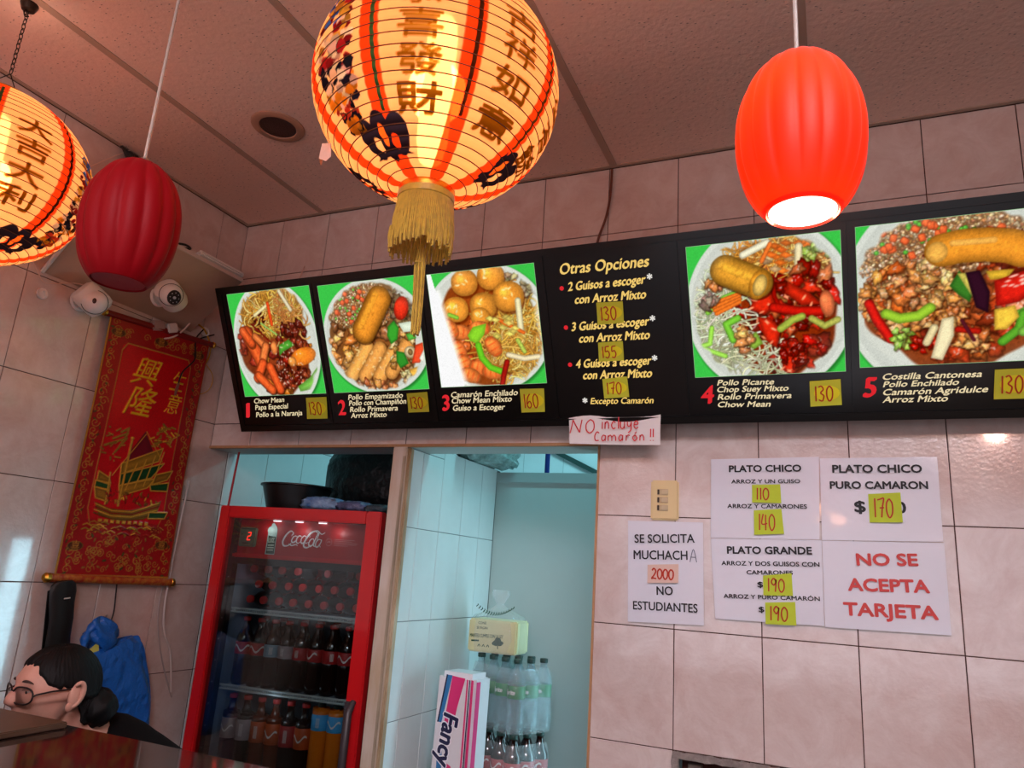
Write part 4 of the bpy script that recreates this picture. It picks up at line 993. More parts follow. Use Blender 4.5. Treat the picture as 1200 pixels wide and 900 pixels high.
_lr, _ink = lantern_raster()
def lan_pt(u, v, rad=0.):
    az = np.radians(u * 360); la = np.radians(LA0 + (LA1 - LA0) * v)
    nr = 29; sc = 1 - .010 * np.abs(np.cos(np.pi * nr * v)) ** 3 + rad
    return np.stack([LAa * sc * np.cos(la) * np.cos(az), LAa * sc * np.cos(la) * np.sin(az), LAb * sc * np.sin(la)], -1)
lan_me = grid_mesh('paper_globe', _lr, lambda u, v, h: lan_pt(u, v)[:, :], M['lantern'], _ink.ravel())
M['rib'] = pbr('rib_wire', '6a3414', .6); M['fringe'] = pbr('gold_fringe_thread', 'b8922c', .45, noise=(90, .3), sheen=.2); M['bulb'] = emit('lamp_glow_warm', 'ffd9a0', 60.)
bulb_hot = emit('hot_tube', 'ffe4c0', 15.)
def make_lantern(label, loc, rz, side):
    t = thing('paper_lantern', label, 'lantern', loc, (0, 0, rz), 'lit paper lanterns')
    link('paper_globe', lan_me, t)
    b = MB()
    for i in range(1, 29):
        v = (i + .5 - .5) / 29; la = R_(LA0 + (LA1 - LA0) * v); rr = LAa * math.cos(la) * .9915; z = LAb * math.sin(la) * .9915
        n = 72; b.tube([(rr * math.cos(2 * math.pi * k / n), rr * math.sin(2 * math.pi * k / n), z) for k in range(n + 1)], .0011, 4, cap=False)
    b.build('rib_wire', M['rib'], t, kind='stuff')
    z0 = LAb * math.sin(R_(LA1)); z1 = LAb * math.sin(R_(LA0))
    b = MB(); b.lathe([(.0455, z0 - .016), (.0535, z0 - .016), (.0535, z0 + .004), (.051, z0 + .006), (.0455, z0 - .016)], 40); b.build('bottom_ring', M['gold'], t, smooth=True)
    b = MB(); b.lathe([(.048, z1 + .014), (.0545, z1 + .014), (.0555, z1 - .004), (.050, z1 - .004), (.048, z1 + .014)], 40); b.build('top_ring', M['gold'], t, smooth=True)
    b = MB(); b.box((0, 0, z1 + .006), (.112, .006, .004)); b.tube([(0, 0, z1 + .006), (0, 0, .09)], .006, 8); b.build('lamp_holder', M['dark_metal'], t)
    b = MB(); b.lathe([(.004, .165), (.026, .160), (.030, .12), (.030, -.11), (.022, -.150), (.001, -.158)], 32); b.build('tube_bulb', bulb_hot, t, smooth=True)
    # fringe: hanging threads round the ring
    b = MB(); rg = random.Random(3); n = 124
    for k in range(n):
        a = 2 * math.pi * k / n; r0 = .0515; L = rg.uniform(.098, .118); pts = []
        for j in range(5):
            q = j / 4; rr = r0 + .006 * math.sin(q * 1.8) + rg.uniform(-.0025, .0025) * q; aa = a + rg.uniform(-.02, .02) * q
            pts.append((rr * math.cos(aa), rr * math.sin(aa), z0 - .014 - L * q))
        b.tube(pts, [.0014, .0015, .0016, .0017, .0012], 4)
        if k % 3 == 0:
            e = pts[-1]; b.tube([(e[0], e[1], e[2] + .03), (e[0] * 1.03, e[1] * 1.03, e[2] + .01), (e[0], e[1], e[2] - .004)], .0026, 4)
    b.build('fringe', M['fringe'], t, kind='stuff')
    b = MB(); b.lathe([(.0520, z0 - .024), (.0550, z0 - .022), (.0550, z0 - .010), (.0520, z0 - .008)], 40); b.build('fringe_band', M['fringe'], t, smooth=True)
    # central tassel on a loop
    b = MB(); rg = random.Random(8); zt = z0 - .120
    for k in range(40):
        a = rg.uniform(0, 6.28); r = .010 * math.sqrt(rg.random()); pts = [(r * .5 * math.cos(a), r * .5 * math.sin(a), zt), (r * 1.1 * math.cos(a), r * 1.1 * math.sin(a), zt - .03), (r * 1.0 * math.cos(a) + .004, r * math.sin(a), zt - .10), (r * .9 * math.cos(a) + .006, r * .8 * math.sin(a), zt - .165 + rg.uniform(-.006, .006))]
        b.tube(pts, .0016, 4)
    b.tube([(0, 0, z0 - .01), (0, 0, zt)], .0015, 5); b.tube([(.0085 * math.cos(k * .5236), .0085 * math.sin(k * .5236), zt - .028) for k in range(13)], .0018, 5)
    b.build('tassel', M['fringe'], t, kind='stuff')
    # chain up to the ceiling
    zc = ZC - loc[2]; L = zc - (z1 + .012); n = int(L / .016); b = MB()
    for s_ in (-1, 1): b.tube([(s_ * .052, 0, z1 + .010), (0, 0, z1 + .075)], .0014, 5)
    z = z1 + .075; k = 0
    while z < zc - .02:
        ring = []
        for q in range(9):
            a = 2 * math.pi * q / 8; x = .0048 * math.cos(a); y = .0105 * math.sin(a); ring.append((x, 0, z + .008 + y) if k % 2 else (0, x, z + .008 + y))
        b.tube(ring, .0014, 4, cap=False); z += .0155; k += 1
    b.build('chain', M['dark_metal'], t)
    b = MB(); b.lathe([(.001, zc - .024), (.016, zc - .020), (.022, zc - .004), (.022, zc - .001)], 16); b.tube(smooth_path([(0, 0, zc - .02), (.010, 0, zc - .03), (.004, 0, zc - .042), (-.006, 0, zc - .034)]), .002, 6); b.build('ceiling_hook', M['dark_metal'], t, smooth=True)
    point('lantern_lamp', loc, 6.5, (1.0, .58, .42), .06)
    return t
make_lantern('big glowing paper lantern with gold fringe hanging in the middle', (1.621, -1.132, 2.552), R_(0), 0)
make_lantern('glowing paper lantern hanging at the far left beside the dark red shade', (.376, -1.241, 2.520), R_(-75.5), 0)
# small paper tag hanging under the big lantern
b = MB(); b.tube([(1.455, -1.24, 2.41), (1.457, -1.242, 2.385)], .0008, 4)
tg = thing('paper_tag', 'small folded paper tag hanging under the big lantern', 'tag', (1.4445, -1.226, 2.4135))
b = MB(); b.add([(-.009, -.004, 0), (.008, .002, .0), (.011, .003, -.028), (.002, .001, -.038), (-.010, -.006, -.034)], [(0, 1, 2, 3, 4)]); b.add([(-.009, -.004, .0), (-.010, -.006, -.034), (-.016, .010, -.040), (-.014, .010, -.008)], [(0, 1, 2, 3)])
b.tube([(0, 0, -.002), (.004, .004, .022)], .0008, 4)
b.build('tag_paper', pbr('pale_pink_paper', 'd8b09c', .6), tg)

# ================================================================ pendant lamps
def red_glass():
    m = bpy.data.materials.new('lit_red_glass'); m.use_nodes = True; nt = m.node_tree; nt.nodes.clear(); N = nt.nodes; L = nt.links
    o = N.new('ShaderNodeOutputMaterial'); tr = N.new('ShaderNodeBsdfTranslucent'); df = N.new('ShaderNodeBsdfDiffuse'); gl = N.new('ShaderNodeBsdfGlossy')
    tr.inputs[0].default_value = (*lin('ff3c06'), 1); df.inputs[0].default_value = (*lin('c01410'), 1); gl.inputs['Roughness'].default_value = .5; gl.inputs[0].default_value = (1, .5, .45, 1)
    m1 = N.new('ShaderNodeMixShader'); m1.inputs[0].default_value = .28; L.new(tr.outputs[0], m1.inputs[1]); L.new(df.outputs[0], m1.inputs[2])
    lw = N.new('ShaderNodeFresnel'); lw.inputs[0].default_value = 1.4; m2 = N.new('ShaderNodeMixShader'); L.new(lw.outputs[0], m2.inputs[0]); L.new(m1.outputs[0], m2.inputs[1]); L.new(gl.outputs[0], m2.inputs[2])
    L.new(m2.outputs[0], o.inputs[0]); return m
def flute(amp, n=16, tw=0.):
    def f(a, z):
        c = abs(math.sin(n * a / 2 + tw * z)); return amp * (c ** .6 - 1)
    return f
def make_pendant(label, loc, lit, glassmat, diffmat, n=16, tw=0.):
    t = thing('pendant_lamp', label, 'lamp', loc, group='ribbed glass pendant lamps')
    hw, hh = .0705, .106; prof = []
    for i in range(29):
        q = i / 28; z = -.092 + q * .193; u = (z) / .106
        r = hw * math.sqrt(max(0, 1 - abs(u * .97) ** 2.15)) if True else 0
        prof.append((max(r, .012), z))
    b = MB(); b.lathe(prof, 128, flute=lambda a, z: flute(.050 if lit else .085, n, tw)(a, z) * max(0, min(1, (z + .092) / .03)))
    b.build('glass_shade', glassmat, t, smooth='full')
    r0 = prof[0][0]
    b = MB(); b.lathe([(r0 - .001, -.0925), (r0 + .0005, -.0915), (r0 - .0025, -.088), (r0 - .004, -.0905)], 48); b.build('shade_lip', glassmat, t, smooth=True)
    b = MB(); b.lathe([(.0005, -.0895), (r0 * .6, -.0900), (r0 - .0035, -.0905)], 40); b.build('diffuser', diffmat, t, smooth=True)
    b = MB(); b.lathe([(.001, .115), (.006, .114), (.008, .107), (.017, .105), (.022, .102), (.023, .098), (.019, .095)], 24); b.build('metal_cap', M['metal'], t, smooth=True)
    zc = ZC - loc[2]; b = MB(); b.tube([(0, 0, .113), (0, 0, zc - .02)], .0026, 8); b.build('cord', pbr('clear_sheathed_cable', 'b8b0a8', .25, .3) if 'clear_sheathed_cable' not in bpy.data.materials else bpy.data.materials['clear_sheathed_cable'], t)
    b = MB(); b.lathe([(.001, zc - .03), (.03, zc - .026), (.05, zc - .012), (.052, zc - .0005)], 28); b.build('ceiling_cup', M['metal'], t, smooth=True)
    if lit:
        b = MB(); b.lathe([(.001, .070), (.012, .066), (.017, .045), (.012, .020), (.001, .012)], 16); b.build('bulb', emit('pendant_bulb', 'ffb060', 42), t, smooth=True)
    return t
dull_diff = pbr('frosted_inner_glass', '9c1422', .5)
make_pendant('glowing orange-red ribbed glass pendant lamp on the right', (2.296, -1.43, 2.130), True, red_glass(), emit('lit_frosted_diffuser', 'fff0e6', 3.0), 16)
make_pendant('unlit dark red ribbed glass pendant lamp on the left', (1.352, -1.525, 2.105), False, M['red_glass_dull'], dull_diff, 14, 8.)
point('pendant_lamp_light', (2.300, -1.43, 2.02), 2.0, (1.0, .45, .28), .04)

# ================================================================ ceiling vent
v = thing('ceiling_downlight', 'round recessed fitting with a dark centre in the ceiling', 'downlight', (.654, -.571, ZC))
b = MB(); b.lathe([(.058, -.002), (.062, -.007), (.080, -.008), (.087, -.004), (.088, -.0005)], 48); b.build('trim_ring', pbr('tan_ring', 'b08a74', .5), v, smooth=True)
b = MB(); b.lathe([(.060, -.0045), (.045, -.002), (.030, -.0030), (.001, -.0035)], 40); b.build('dark_lens', pbr('dark_lens', '3c2c2a', .5, bump=(200, .6, .003)), v, smooth=True)

# ================================================================ red scroll on the left wall
def scroll_raster():
    W, H = 200, 400; RB = Cc('a4161a'); r = Ras(W, H, RB); rg = random.Random(4)
    gold = Cc('c08a34'); g2 = Cc('d8a838')
    r.poly([(.16, .10), (.20, .085), (.80, .085), (.84, .10), (.84, .78), (.16, .78)], Cc('cc0e1a'), .03)
    def spiral(cx, cy, s, dr):
        pts = []
        for k in range(14):
            a = k * .62 * dr; q = s * (1 - k / 15); pts.append((cx + q * math.cos(a), cy + q * math.sin(a) * .5))
        r.line(pts, .0065, gold, .2, hgt=.5)
    for i in range(34):
        y = .02 + i * .0285
        for x in (.075, .925): spiral(x + rg.uniform(-.02, .02), y + rg.uniform(-.006, .006), rg.uniform(.026, .042), rg.choice((-1, 1))); r.ell(x + rg.uniform(-.04, .04), y + .018, .016, .008, rg.uniform(0, 3), rg.choice([Cc('5c4420'), gold, Cc('4c5428')]), .2, .3)
    for i in range(80): spiral(rg.uniform(.15, .85), rg.choice([rg.uniform(.02, .065), rg.uniform(.82, .97), rg.uniform(.80, .97)]), rg.uniform(.022, .040), rg.choice((-1, 1)))
    for i in range(40): r.ell(rg.uniform(.14, .86), rg.uniform(.80, .97), .018, .009, rg.uniform(0, 3), rg.choice([Cc('4c5428'), Cc('a07030'), Cc('b03020')]), .2, .3)
    for x, y in ((.10, .055), (.50, .045), (.90, .055), (.12, .88), (.88, .86)):
        r.ell(x, y, .065, .034, 0, gold); r.ell(x, y, .056, .029, 0, Cc('6c3418')); r.glyph('寿' if False else '喜', x - .035, y - .020, .07, .040, gold, .02, hgt=.5)
    for w_, c_ in ((.012, gold),):
        r.line([(.16, .12), (.20, .088), (.36, .088), (.64, .088), (.80, .088), (.84, .12)], w_, c_, .2, hgt=.6); r.line([(.16, .12), (.155, .74), (.20, .80), (.34, .80)], w_ * .7, c_, .2, hgt=.6); r.line([(.84, .12), (.845, .74), (.80, .80), (.66, .80)], w_ * .7, c_, .2, hgt=.6)
    r.line([(.008, 0), (.008, 1)], .022, gold, .2, hgt=.8); r.line([(.992, 0), (.992, 1)], .012, Cc('8c4a1c'), .2, hgt=.6); r.line([(0, .985), (1, .985)], .014, gold, .2, hgt=.6)
    # characters
    yel = Cc('e8c41c')
    for ch, x, y, w_, h_ in (('興', .28, .125, .27, .115), ('隆', .27, .245, .29, .120), ('生', .66, .145, .155, .085), ('意', .65, .243, .165, .085)):
        r.glyph(ch, x, y, w_, h_, yel, bold=.018, shear=.30, hgt=1.)
    # junk with battened sails, green bands, on waves; bird and cloud lines
    dg = Cc('a8802c'); gr = Cc('1c5c2c')
    for k in range(3): r.line([(.30 - .06 * k, .44 + .03 * k), (.36, .42 + .02 * k), (.34 - .03 * k, .47 + .025 * k)], .02, dg, .3, hgt=.6)
    for _ in range(46):
        a = rg.uniform(0, 6.28); q = rg.uniform(.3, 1); x = .72 + .13 * q * math.cos(a); y = .43 + .05 * q * math.sin(a) * (1 if q < .9 else 1.2); r.line([(x, y), (x + rg.uniform(-.05, .05), y + rg.uniform(-.015, .015))], .016, jit(rg, Cc('c8962c'), .25), .4, hgt=.7)
    for _ in range(16): x, y = rg.uniform(.14, .36), rg.uniform(.42, .56); r.line([(x, y), (x + rg.uniform(-.05, .05), y + rg.uniform(-.014, .014))], .014, jit(rg, dg, .2), .4, hgt=.5)
    r.poly([(.52, .42), (.40, .52), (.38, .58), (.64, .50)], Cc('7c1028'), .2, hgt=.3)
    def sail(p, c_): r.poly(p, c_, .35, hgt=.6); r.line(p + [p[0]], .012, g2, .2, hgt=1.)
    sail([(.36, .56), (.72, .475), (.70, .53), (.37, .60)], Cc('cc9c30')); sail([(.37, .60), (.76, .535), (.66, .60), (.38, .645)], gr); sail([(.38, .645), (.70, .60), (.64, .64), (.40, .685)], Cc('cc9c30'))
    for k in range(4): r.line([(.44 + k * .08, .66 - .012 * k), (.50 + k * .08, .55 - .02 * k)], .012, g2, .2, hgt=.9)
    sail([(.70, .585), (.86, .56), (.82, .60), (.68, .625)], Cc('a07828')); sail([(.66, .628), (.84, .61), (.84, .645), (.68, .65)], gr)
    sail([(.18, .60), (.28, .62), (.30, .64), (.18, .635)], Cc('a07828')); sail([(.17, .635), (.30, .645), (.30, .665), (.17, .66)], gr); sail([(.17, .66), (.30, .668), (.30, .71), (.20, .70)], Cc('a07828'))
    r.line([(.41, .46), (.405, .72)], .022, g2, .3, hgt=1.); r.ell(.412, .455, .02, .011, 0, g2, .3, .3); r.line([(.28, .60), (.29, .72)], .014, g2, .3, hgt=1.)
    r.line([(.53, .43), (.30, .61)], .008, g2, .2, hgt=.7); r.line([(.53, .42), (.74, .53)], .008, g2, .2, hgt=.7)
    for _ in range(40): x, y = rg.uniform(.28, .80), rg.uniform(.665, .715); r.ell(x, y, .02, .008, rg.uniform(0, 3), jit(rg, rg.choice([g2, Cc('8c5c20'), Cc('a02818')]), .25), .3, .4)
    r.poly([(.20, .715), (.34, .735), (.52, .735), (.70, .71), (.80, .685), (.78, .73), (.66, .765), (.44, .78), (.26, .765)], Cc('c49630'), .4, hgt=.8)
    for k in range(4): r.line([(.21, .722 + .011 * k), (.36, .742 + .010 * k), (.54, .740 + .010 * k), (.78, .695 + .014 * k)], .010, [g2, Cc('8c1c14'), g2, Cc('704c1c')][k], .2, hgt=1.)
    for k in range(9): r.poly([(.26 + k * .052, .775), (.295 + k * .052, .776), (.295 + k * .052, .790), (.26 + k * .052, .789)], g2, .3, hgt=.9)
    sail([(.70, .735), (.88, .73), (.86, .755), (.70, .76)], gr)
    for _ in range(44):
        x, y = rg.uniform(.18, .84), rg.uniform(.79, .835); r.line([(x - .04, y), (x - .01, y - .006), (x + .03, y + .002)], .010, jit(rg, rg.choice([g2, dg, Cc('9c2418')]), .2), .3, hgt=.6)
    n = np.random.default_rng(3).normal(0, .04, (H, W, 1)).astype(np.float32); r.a = np.clip(r.a * (1 + n), 0, 1)
    return r
sc = thing('wall_scroll', 'red and gold hanging scroll with Chinese characters and a sailing junk', 'scroll', (.018, -.566, 1.522), (R_(90), 0, R_(90)))
SWd, SHt = .448, .890
_sr = scroll_raster()
M['scroll'] = pbr('printed_foil_cloth', 'ffffff', .34, metal=.15, attr='col')
def scr(u, v, h): return np.stack([SWd * u + .004 * v * 0, SHt * (1 - v) + .030 * u * (1 - v), .003 + .0024 * h + .004 * np.sin(v * 5 + u * 2)], -1)
link('printed_cloth', grid_mesh('printed_cloth', _sr, scr, M['scroll']), sc)
b = MB(); b.tube([(-.022, SHt + .006, .004), (SWd + .022, SHt + .040, .004)], .0115, 12); b.build('top_rod', pbr('dark_red_rod', '7c1410', .4), sc, smooth=True)
b = MB()
for x, y in ((-.022, SHt + .006), (SWd + .022, SHt + .040)): b = MB(); b.tube([(x - .010, y, .004), (x - .004, y, .004), (x + .004, y, .004), (x + .010, y, .004)], [.008, .014, .014, .008], 12); b.build('rod_finial', M['gold'], sc, smooth=True)
b = MB(); b.tube([(-.018, .002, .004), (SWd + .018, -.006, .004)], .014, 12); b.build('bottom_rod', pbr('red_gold_rod', '9c2418', .35, noise=(60, .5), col2='b8782c'), sc, smooth=True)
b = MB()
for x, y in ((-.022, .002), (SWd + .022, -.006)): b = MB(); b.tube([(x - .013, y, .004), (x - .006, y, .004), (x + .006, y, .004), (x + .013, y, .004)], [.009, .016, .016, .009], 12); b.build('rod_finial', M['gold'], sc, smooth=True)

# ================================================================ board, cameras and cables high on the left wall
sh = thing('wall_shelf', 'pinkish board fixed aslant to the left wall above the cameras', 'shelf', (0, 0, 0))
P4 = [Vector(p) for p in ((.002, -.81, 2.475), (.002, -.20, 2.475), (.30, -.27, 2.630), (.30, -.880, 2.630))]
nn = (P4[1] - P4[0]).cross(P4[2] - P4[0]).normalized() * -.016
nn = nn if nn.z > 0 else -nn
b = MB(); b.add([*P4, *[p + nn for p in P4]], [(0, 1, 2, 3), (7, 6, 5, 4), (0, 4, 5, 1), (1, 5, 6, 2), (2, 6, 7, 3), (3, 7, 4, 0)]); b.build('shelf_board', pbr('painted_board', 'c2a28e', .5, noise=(6, .1)), sh)
b = MB(); e0, e1 = P4[3], P4[2]; b.tube([e0 + nn * .4, e1 + nn * .4], .0095, 4); b.build('front_lip', pbr('pale_edge', 'c8b4a8', .45), sh)
b = MB(); b.tube([P4[0] + Vector((.004, -.006, 0)), P4[3] + Vector((0, -.006, 0))], .007, 6); b.build('end_strip', M['white_plastic'], sh)
wbx = thing('white_adapter', 'flat white plastic box lying on the edge of the slanted board', 'adapter', (.284, -.375, 2.6515), (0, R_(-27), 0))
b = MB(); b.box((0, 0, 0), (.045, .215, .020), bev=.005); b.build('shell', M['white_plastic'], wbx, smooth=True)
cl = thing('cable_stub', 'black looped cable end resting on the board by the red shade', 'cable', (.27, -.57, 2.652))
b = MB(); b.tube(smooth_path([(-.03, .02, -.010), (0, 0, .0), (.012, .035, .012), (.0, .07, .014), (-.012, .04, .006), (-.02, .0, .0)]), .0042, 8); b.build('cable', M['black'], cl, smooth=True)

WB = pbr('warm_white_ball', 'e6e0dc', .3)
def dome_camera(label, loc, body_dir, face):
    """rounded body standing off the wall with a turning ball that looks along face"""
    t = thing('security_camera', label, 'camera', loc, group='white security cameras'); fd = Vector(face).normalized(); q = fd.to_track_quat('Z', 'Y').to_matrix()
    b = MB(); b.tube([(0.0, 0, 0), (.012, 0, 0)], [.036, .034], 24); b.tube([(.012, 0, 0), (.05, 0, 0)], .016, 12); b.build('wall_base', M['white_plastic'], t, smooth=True)
    V = MB(); V.lathe([(.001, -.052), (.026, -.051), (.041, -.044), (.0455, -.030), (.0460, .026), (.042, .042), (.028, .050), (.001, .052)], 32); m = Vector(body_dir).normalized().to_track_quat('Z', 'Y').to_matrix()
    b = MB(); b.add([m @ Vector(v) + Vector((.062, 0, 0)) for v in V.v], V.f); b.build('housing', M['white_plastic'], t, smooth=True)
    c = Vector((.062, 0, 0)) + fd * .024 + Vector(body_dir).normalized() * .012
    b = MB(); b.sph(c, .040, 28, 18); b.build('ball', WB, t, smooth=True)
    b = MB(); b.tube([c + fd * .009 + q @ Vector((.0396 * math.cos(k * .1963), .0396 * math.sin(k * .1963), 0)) for k in range(33)], .0012, 5, cap=False); b.build('seam', M['black'], t)
    return t, c, fd, q
t1, c, fd, q = dome_camera('white dome camera on the left wall above the red scroll', (.004, -.672, 2.428), (.25, .75, -.50), (.80, -.62, -.30))
p_ = c + fd * .0385; b = MB(); V = MB(); V.sph((0, 0, 0), (.0065, .0095, .0035), 14, 8); b.add([q @ Vector(v) + p_ + q @ Vector((0, .004, 0)) for v in V.v], V.f); b.build('lens', pbr('brown_lens', '3c1c14', .2), t1, smooth=True)
b = MB(); u_ = Vector((.3, .8, -.2)).normalized(); b.tube([c + fd * .036 + u_ * .016 + Vector((0, 0, .020)), c + fd * .026 + u_ * .030 + Vector((0, 0, .008))], .0022, 6); b.build('slot', M['black'], t1)
t2, c, fd, q = dome_camera('white camera with a black lens face beside the red shade', (.112, -.462, 2.512), (.2, -.6, .2), (.80, -.42, -.38))
b = MB(); off = q @ Vector((.006, -.004, .0)); n = 24; V = []
for j, (sc_, dz) in enumerate(((1., .0), (1.0, .0385 - .022), (.86, .0425 - .022), (.001, .0435 - .022))):
    for k in range(n): a_ = 2 * math.pi * k / n; V.append(c + off + fd * (.022 + dz) + q @ Vector((.0225 * sc_ * math.cos(a_), .0265 * sc_ * math.sin(a_), 0)))
b.add(V, [(j * n + k, j * n + (k + 1) % n, (j + 1) * n + (k + 1) % n, (j + 1) * n + k) for j in range(3) for k in range(n)]); b.build('lens_face', M['black'], t2, smooth=True)
b = MB()
for k in range(8): b.sph(c + off + fd * .0425 + q @ Vector((.0145 * math.cos(k * .785), .0175 * math.sin(k * .785), 0)), .0019, 8, 6)
b.sph(c + off + fd * .0430, .0055, 12, 8); b.build('diode', pbr('clear_diode', 'b8b8c0', .2), t2, smooth=True)

def cable(name, label, pts, r, col, cat='cable', n=8, rough=.45):
    P = smooth_path(pts, n); o0 = Vector(P[0]); b = MB(); b.tube([Vector(p) - o0 for p in P], r, 8)
    k = 'cable_' + col; m = bpy.data.materials.get(k) or pbr(k, col, rough)
    o = b.build(name, m, smooth=True); o.location = o0; tag(o, label, cat); return o
cable('yellow_cable', 'yellow network cable looping down beside the cameras', [(.05, -.36, 2.60), (.07, -.28, 2.625), (.08, -.21, 2.60), (.05, -.19, 2.55), (.02, -.21, 2.52), (.02, -.15, 2.50), (.015, -.10, 2.44), (.012, -.11, 2.37), (.012, -.17, 2.34), (.012, -.22, 2.33)], .0035, 'b8861c')
cable('yellow_cable', 'thin yellow cable ring hanging low beside the menu corner', [(.012, -.16, 2.38), (.012, -.21, 2.34), (.012, -.20, 2.27), (.012, -.13, 2.24), (.012, -.07, 2.27), (.012, -.06, 2.33), (.012, -.11, 2.37), (.012, -.16, 2.375)], .0018, 'c89a3c')
cable('black_cable', 'black power cord hanging over the top right of the scroll', [(.02, -.155, 2.50), (.012, -.175, 2.46), (.03, -.19, 2.42), (.045, -.195, 2.36), (.040, -.235, 2.30), (.040, -.245, 2.25)], .0028, '120e10')
cable('black_cable', 'black cord crossing sideways behind the camera plugs', [(.010, -.44, 2.38), (.012, -.36, 2.36), (.014, -.26, 2.40), (.012, -.16, 2.46), (.012, -.09, 2.50)], .0028, '120e10')
b = MB(); b.tube([(0, 0, 0), (.001, -.004, -.022), (.001, -.006, -.048)], [.005, .006, .0035], 8); o = b.build('barrel_plug', pbr('brown_plug', '7c4a3c', .4), smooth=True); o.location = (.040, -.245, 2.25); tag(o, 'small brown plug dangling over the scroll', 'plug')
cable('white_cable', 'white cable curling from the camera to its plug', [(.14, -.44, 2.52), (.10, -.30, 2.54), (.05, -.24, 2.52), (.03, -.26, 2.46), (.03, -.30, 2.42), (.02, -.34, 2.40)], .0035, 'd8c8c0')
cable('white_cable', 'thin white cable running left from the dome camera', [(.05, -.66, 2.475), (.03, -.72, 2.47), (.015, -.80, 2.44), (.012, -.83, 2.46), (.012, -.86, 2.50)], .0018, 'd8b8a8')
ad = thing('power_plug', 'clear and white plug adapter on the wall above the scroll', 'plug', (.004, -.312, 2.452), (0, 0, 0))
b = MB(); b.box((.018, 0, 0), (.034, .045, .036), rot=(.4, 0, 0), bev=.004); b.build('plug_body', M['white_plastic'], ad); b = MB(); b.box((.018, -.060, -.010), (.032, .055, .038), rot=(.3, 0, 0), bev=.006); b.build('socket', pbr('grimy_socket', 'a88c88', .4), ad)
for (y, z, lb) in ((-.133, 2.50, 'small white hook on the wall beside the menu corner'), (-.80, 2.405, 'small white hook on the left wall below the lantern')):
    hk = thing('wall_hook', lb, 'hook', (.002, y, z)); b = MB(); b.tube([(0, 0, 0), (.006, 0, 0)], .018, 16); b.build('hook_disc', M['white_plastic'], hk, smooth=True); b = MB(); b.tube(smooth_path([(.006, 0, .008), (.020, 0, .004), (.026, 0, -.012), (.014, 0, -.018)]), .003, 8); b.build('hook', M['white_plastic'], hk, smooth=True)
bd = thing('cable_bundle', 'black cable bundle coming out where left wall meets ceiling', 'cable', (.010, -.62, 3.030))
b = MB()
for k in range(7): b.tube(smooth_path([(.0, -.03 + k * .010, 0), (.02, -.03 + k * .009, -.020), (.018, .0 + k * .006, -.06), (.02, .02 + k * .005, -.12), (.012, .03 + k * .004, -.22)], 6), .006, 6)
b.build('cables', M['black'], bd, smooth=True)
cable('white_cable', 'thin pale cable sagging from the black bundle down the left wall', [(.03, -.63, 3.025), (.02, -.68, 2.97), (.012, -.74, 2.90), (.010, -.82, 2.80), (.010, -.86, 2.66)], .0018, 'd8b8a8')
cable('white_cable', 'thin pale cable looping on the wall over the menu corner', [(.012, -.06, 2.60), (.10, -.012, 2.61), (.20, -.012, 2.60), (.27, -.012, 2.64), (.33, -.012, 2.72), (.36, -.012, 2.80)], .0016, 'c8a090')
cable('brown_cable', 'brown cable running from the ceiling down behind the menu', [(1.655, -.012, 3.02), (1.652, -.012, 2.92), (1.64, -.012, 2.84), (1.615, -.012, 2.76), (1.595, -.012, 2.66)], .0045, '6c3c2c')
cable('white_cable', 'white cable hanging beside the scroll down to the fridge', [(.010, -.085, 1.90), (.012, -.095, 1.70), (.012, -.10, 1.50), (.012, -.095, 1.40), (.012, -.075, 1.33), (.014, -.035, 1.26), (.014, .0, 1.12)], .0040, 'c8bcb8')
cable('grey_cable', 'thin grey cable hanging behind the white one by the fridge', [(.008, -.10, 1.88), (.008, -.115, 1.60), (.008, -.12, 1.42), (.009, -.09, 1.30), (.009, -.045, 1.20), (.010, .01, 1.10)], .0026, 'a89c98')
cable('black_cable', 'black cord hanging from the scroll down behind the blue bag', [(.008, -.32, 1.52), (.010, -.315, 1.46), (.010, -.312, 1.40), (.012, -.335, 1.32), (.012, -.36, 1.25)], .0024, '2c2428')

# ================================================================ door-phone handset
hs_ = thing('phone_handset', 'black phone handset hanging on the left wall below the scroll', 'phone', (.004, -.530, 1.397), (R_(7), 0, 0))
b = MB(); b.box((.012, 0, 0), (.024, .062, .200), bev=.010); b.build('cradle', M['black'], hs_, smooth=True)
b = MB(); prof = [(-.128, .020), (-.120, .036), (-.090, .042), (-.055, .040), (0, .040), (.05, .043), (.085, .046), (.108, .042), (.120, .026)]
V = []; n = 16
for z, rr in prof:
    for k in range(n):
        a = 2 * math.pi * k / n; V.append((.040 + .014 * math.cos(a) + (.006 if abs(z) < .05 else 0), rr * math.sin(a), z))
b.add(V, [(i * n + k, i * n + (k + 1) % n, (i + 1) * n + (k + 1) % n, (i + 1) * n + k) for i in range(len(prof) - 1) for k in range(n)] + [tuple(reversed(range(n))), tuple((len(prof) - 1) * n + k for k in range(n))]); b.build('receiver', pbr('black_receiver', '0c0a0b', .5), hs_, smooth=True)
b = MB(); b.box((.0545, .006, .066), (.002, .022, .004), bev=.0006); b.build('marking', M['white_plastic'], hs_)
b = MB(); b.tube(smooth_path([(.02, .020, .07), (.02, .045, .02), (.015, .042, -.06), (.012, .030, -.12), (.012, .045, -.20)]), .0025, 6); b.build('cord', M['black'], hs_, smooth=True)

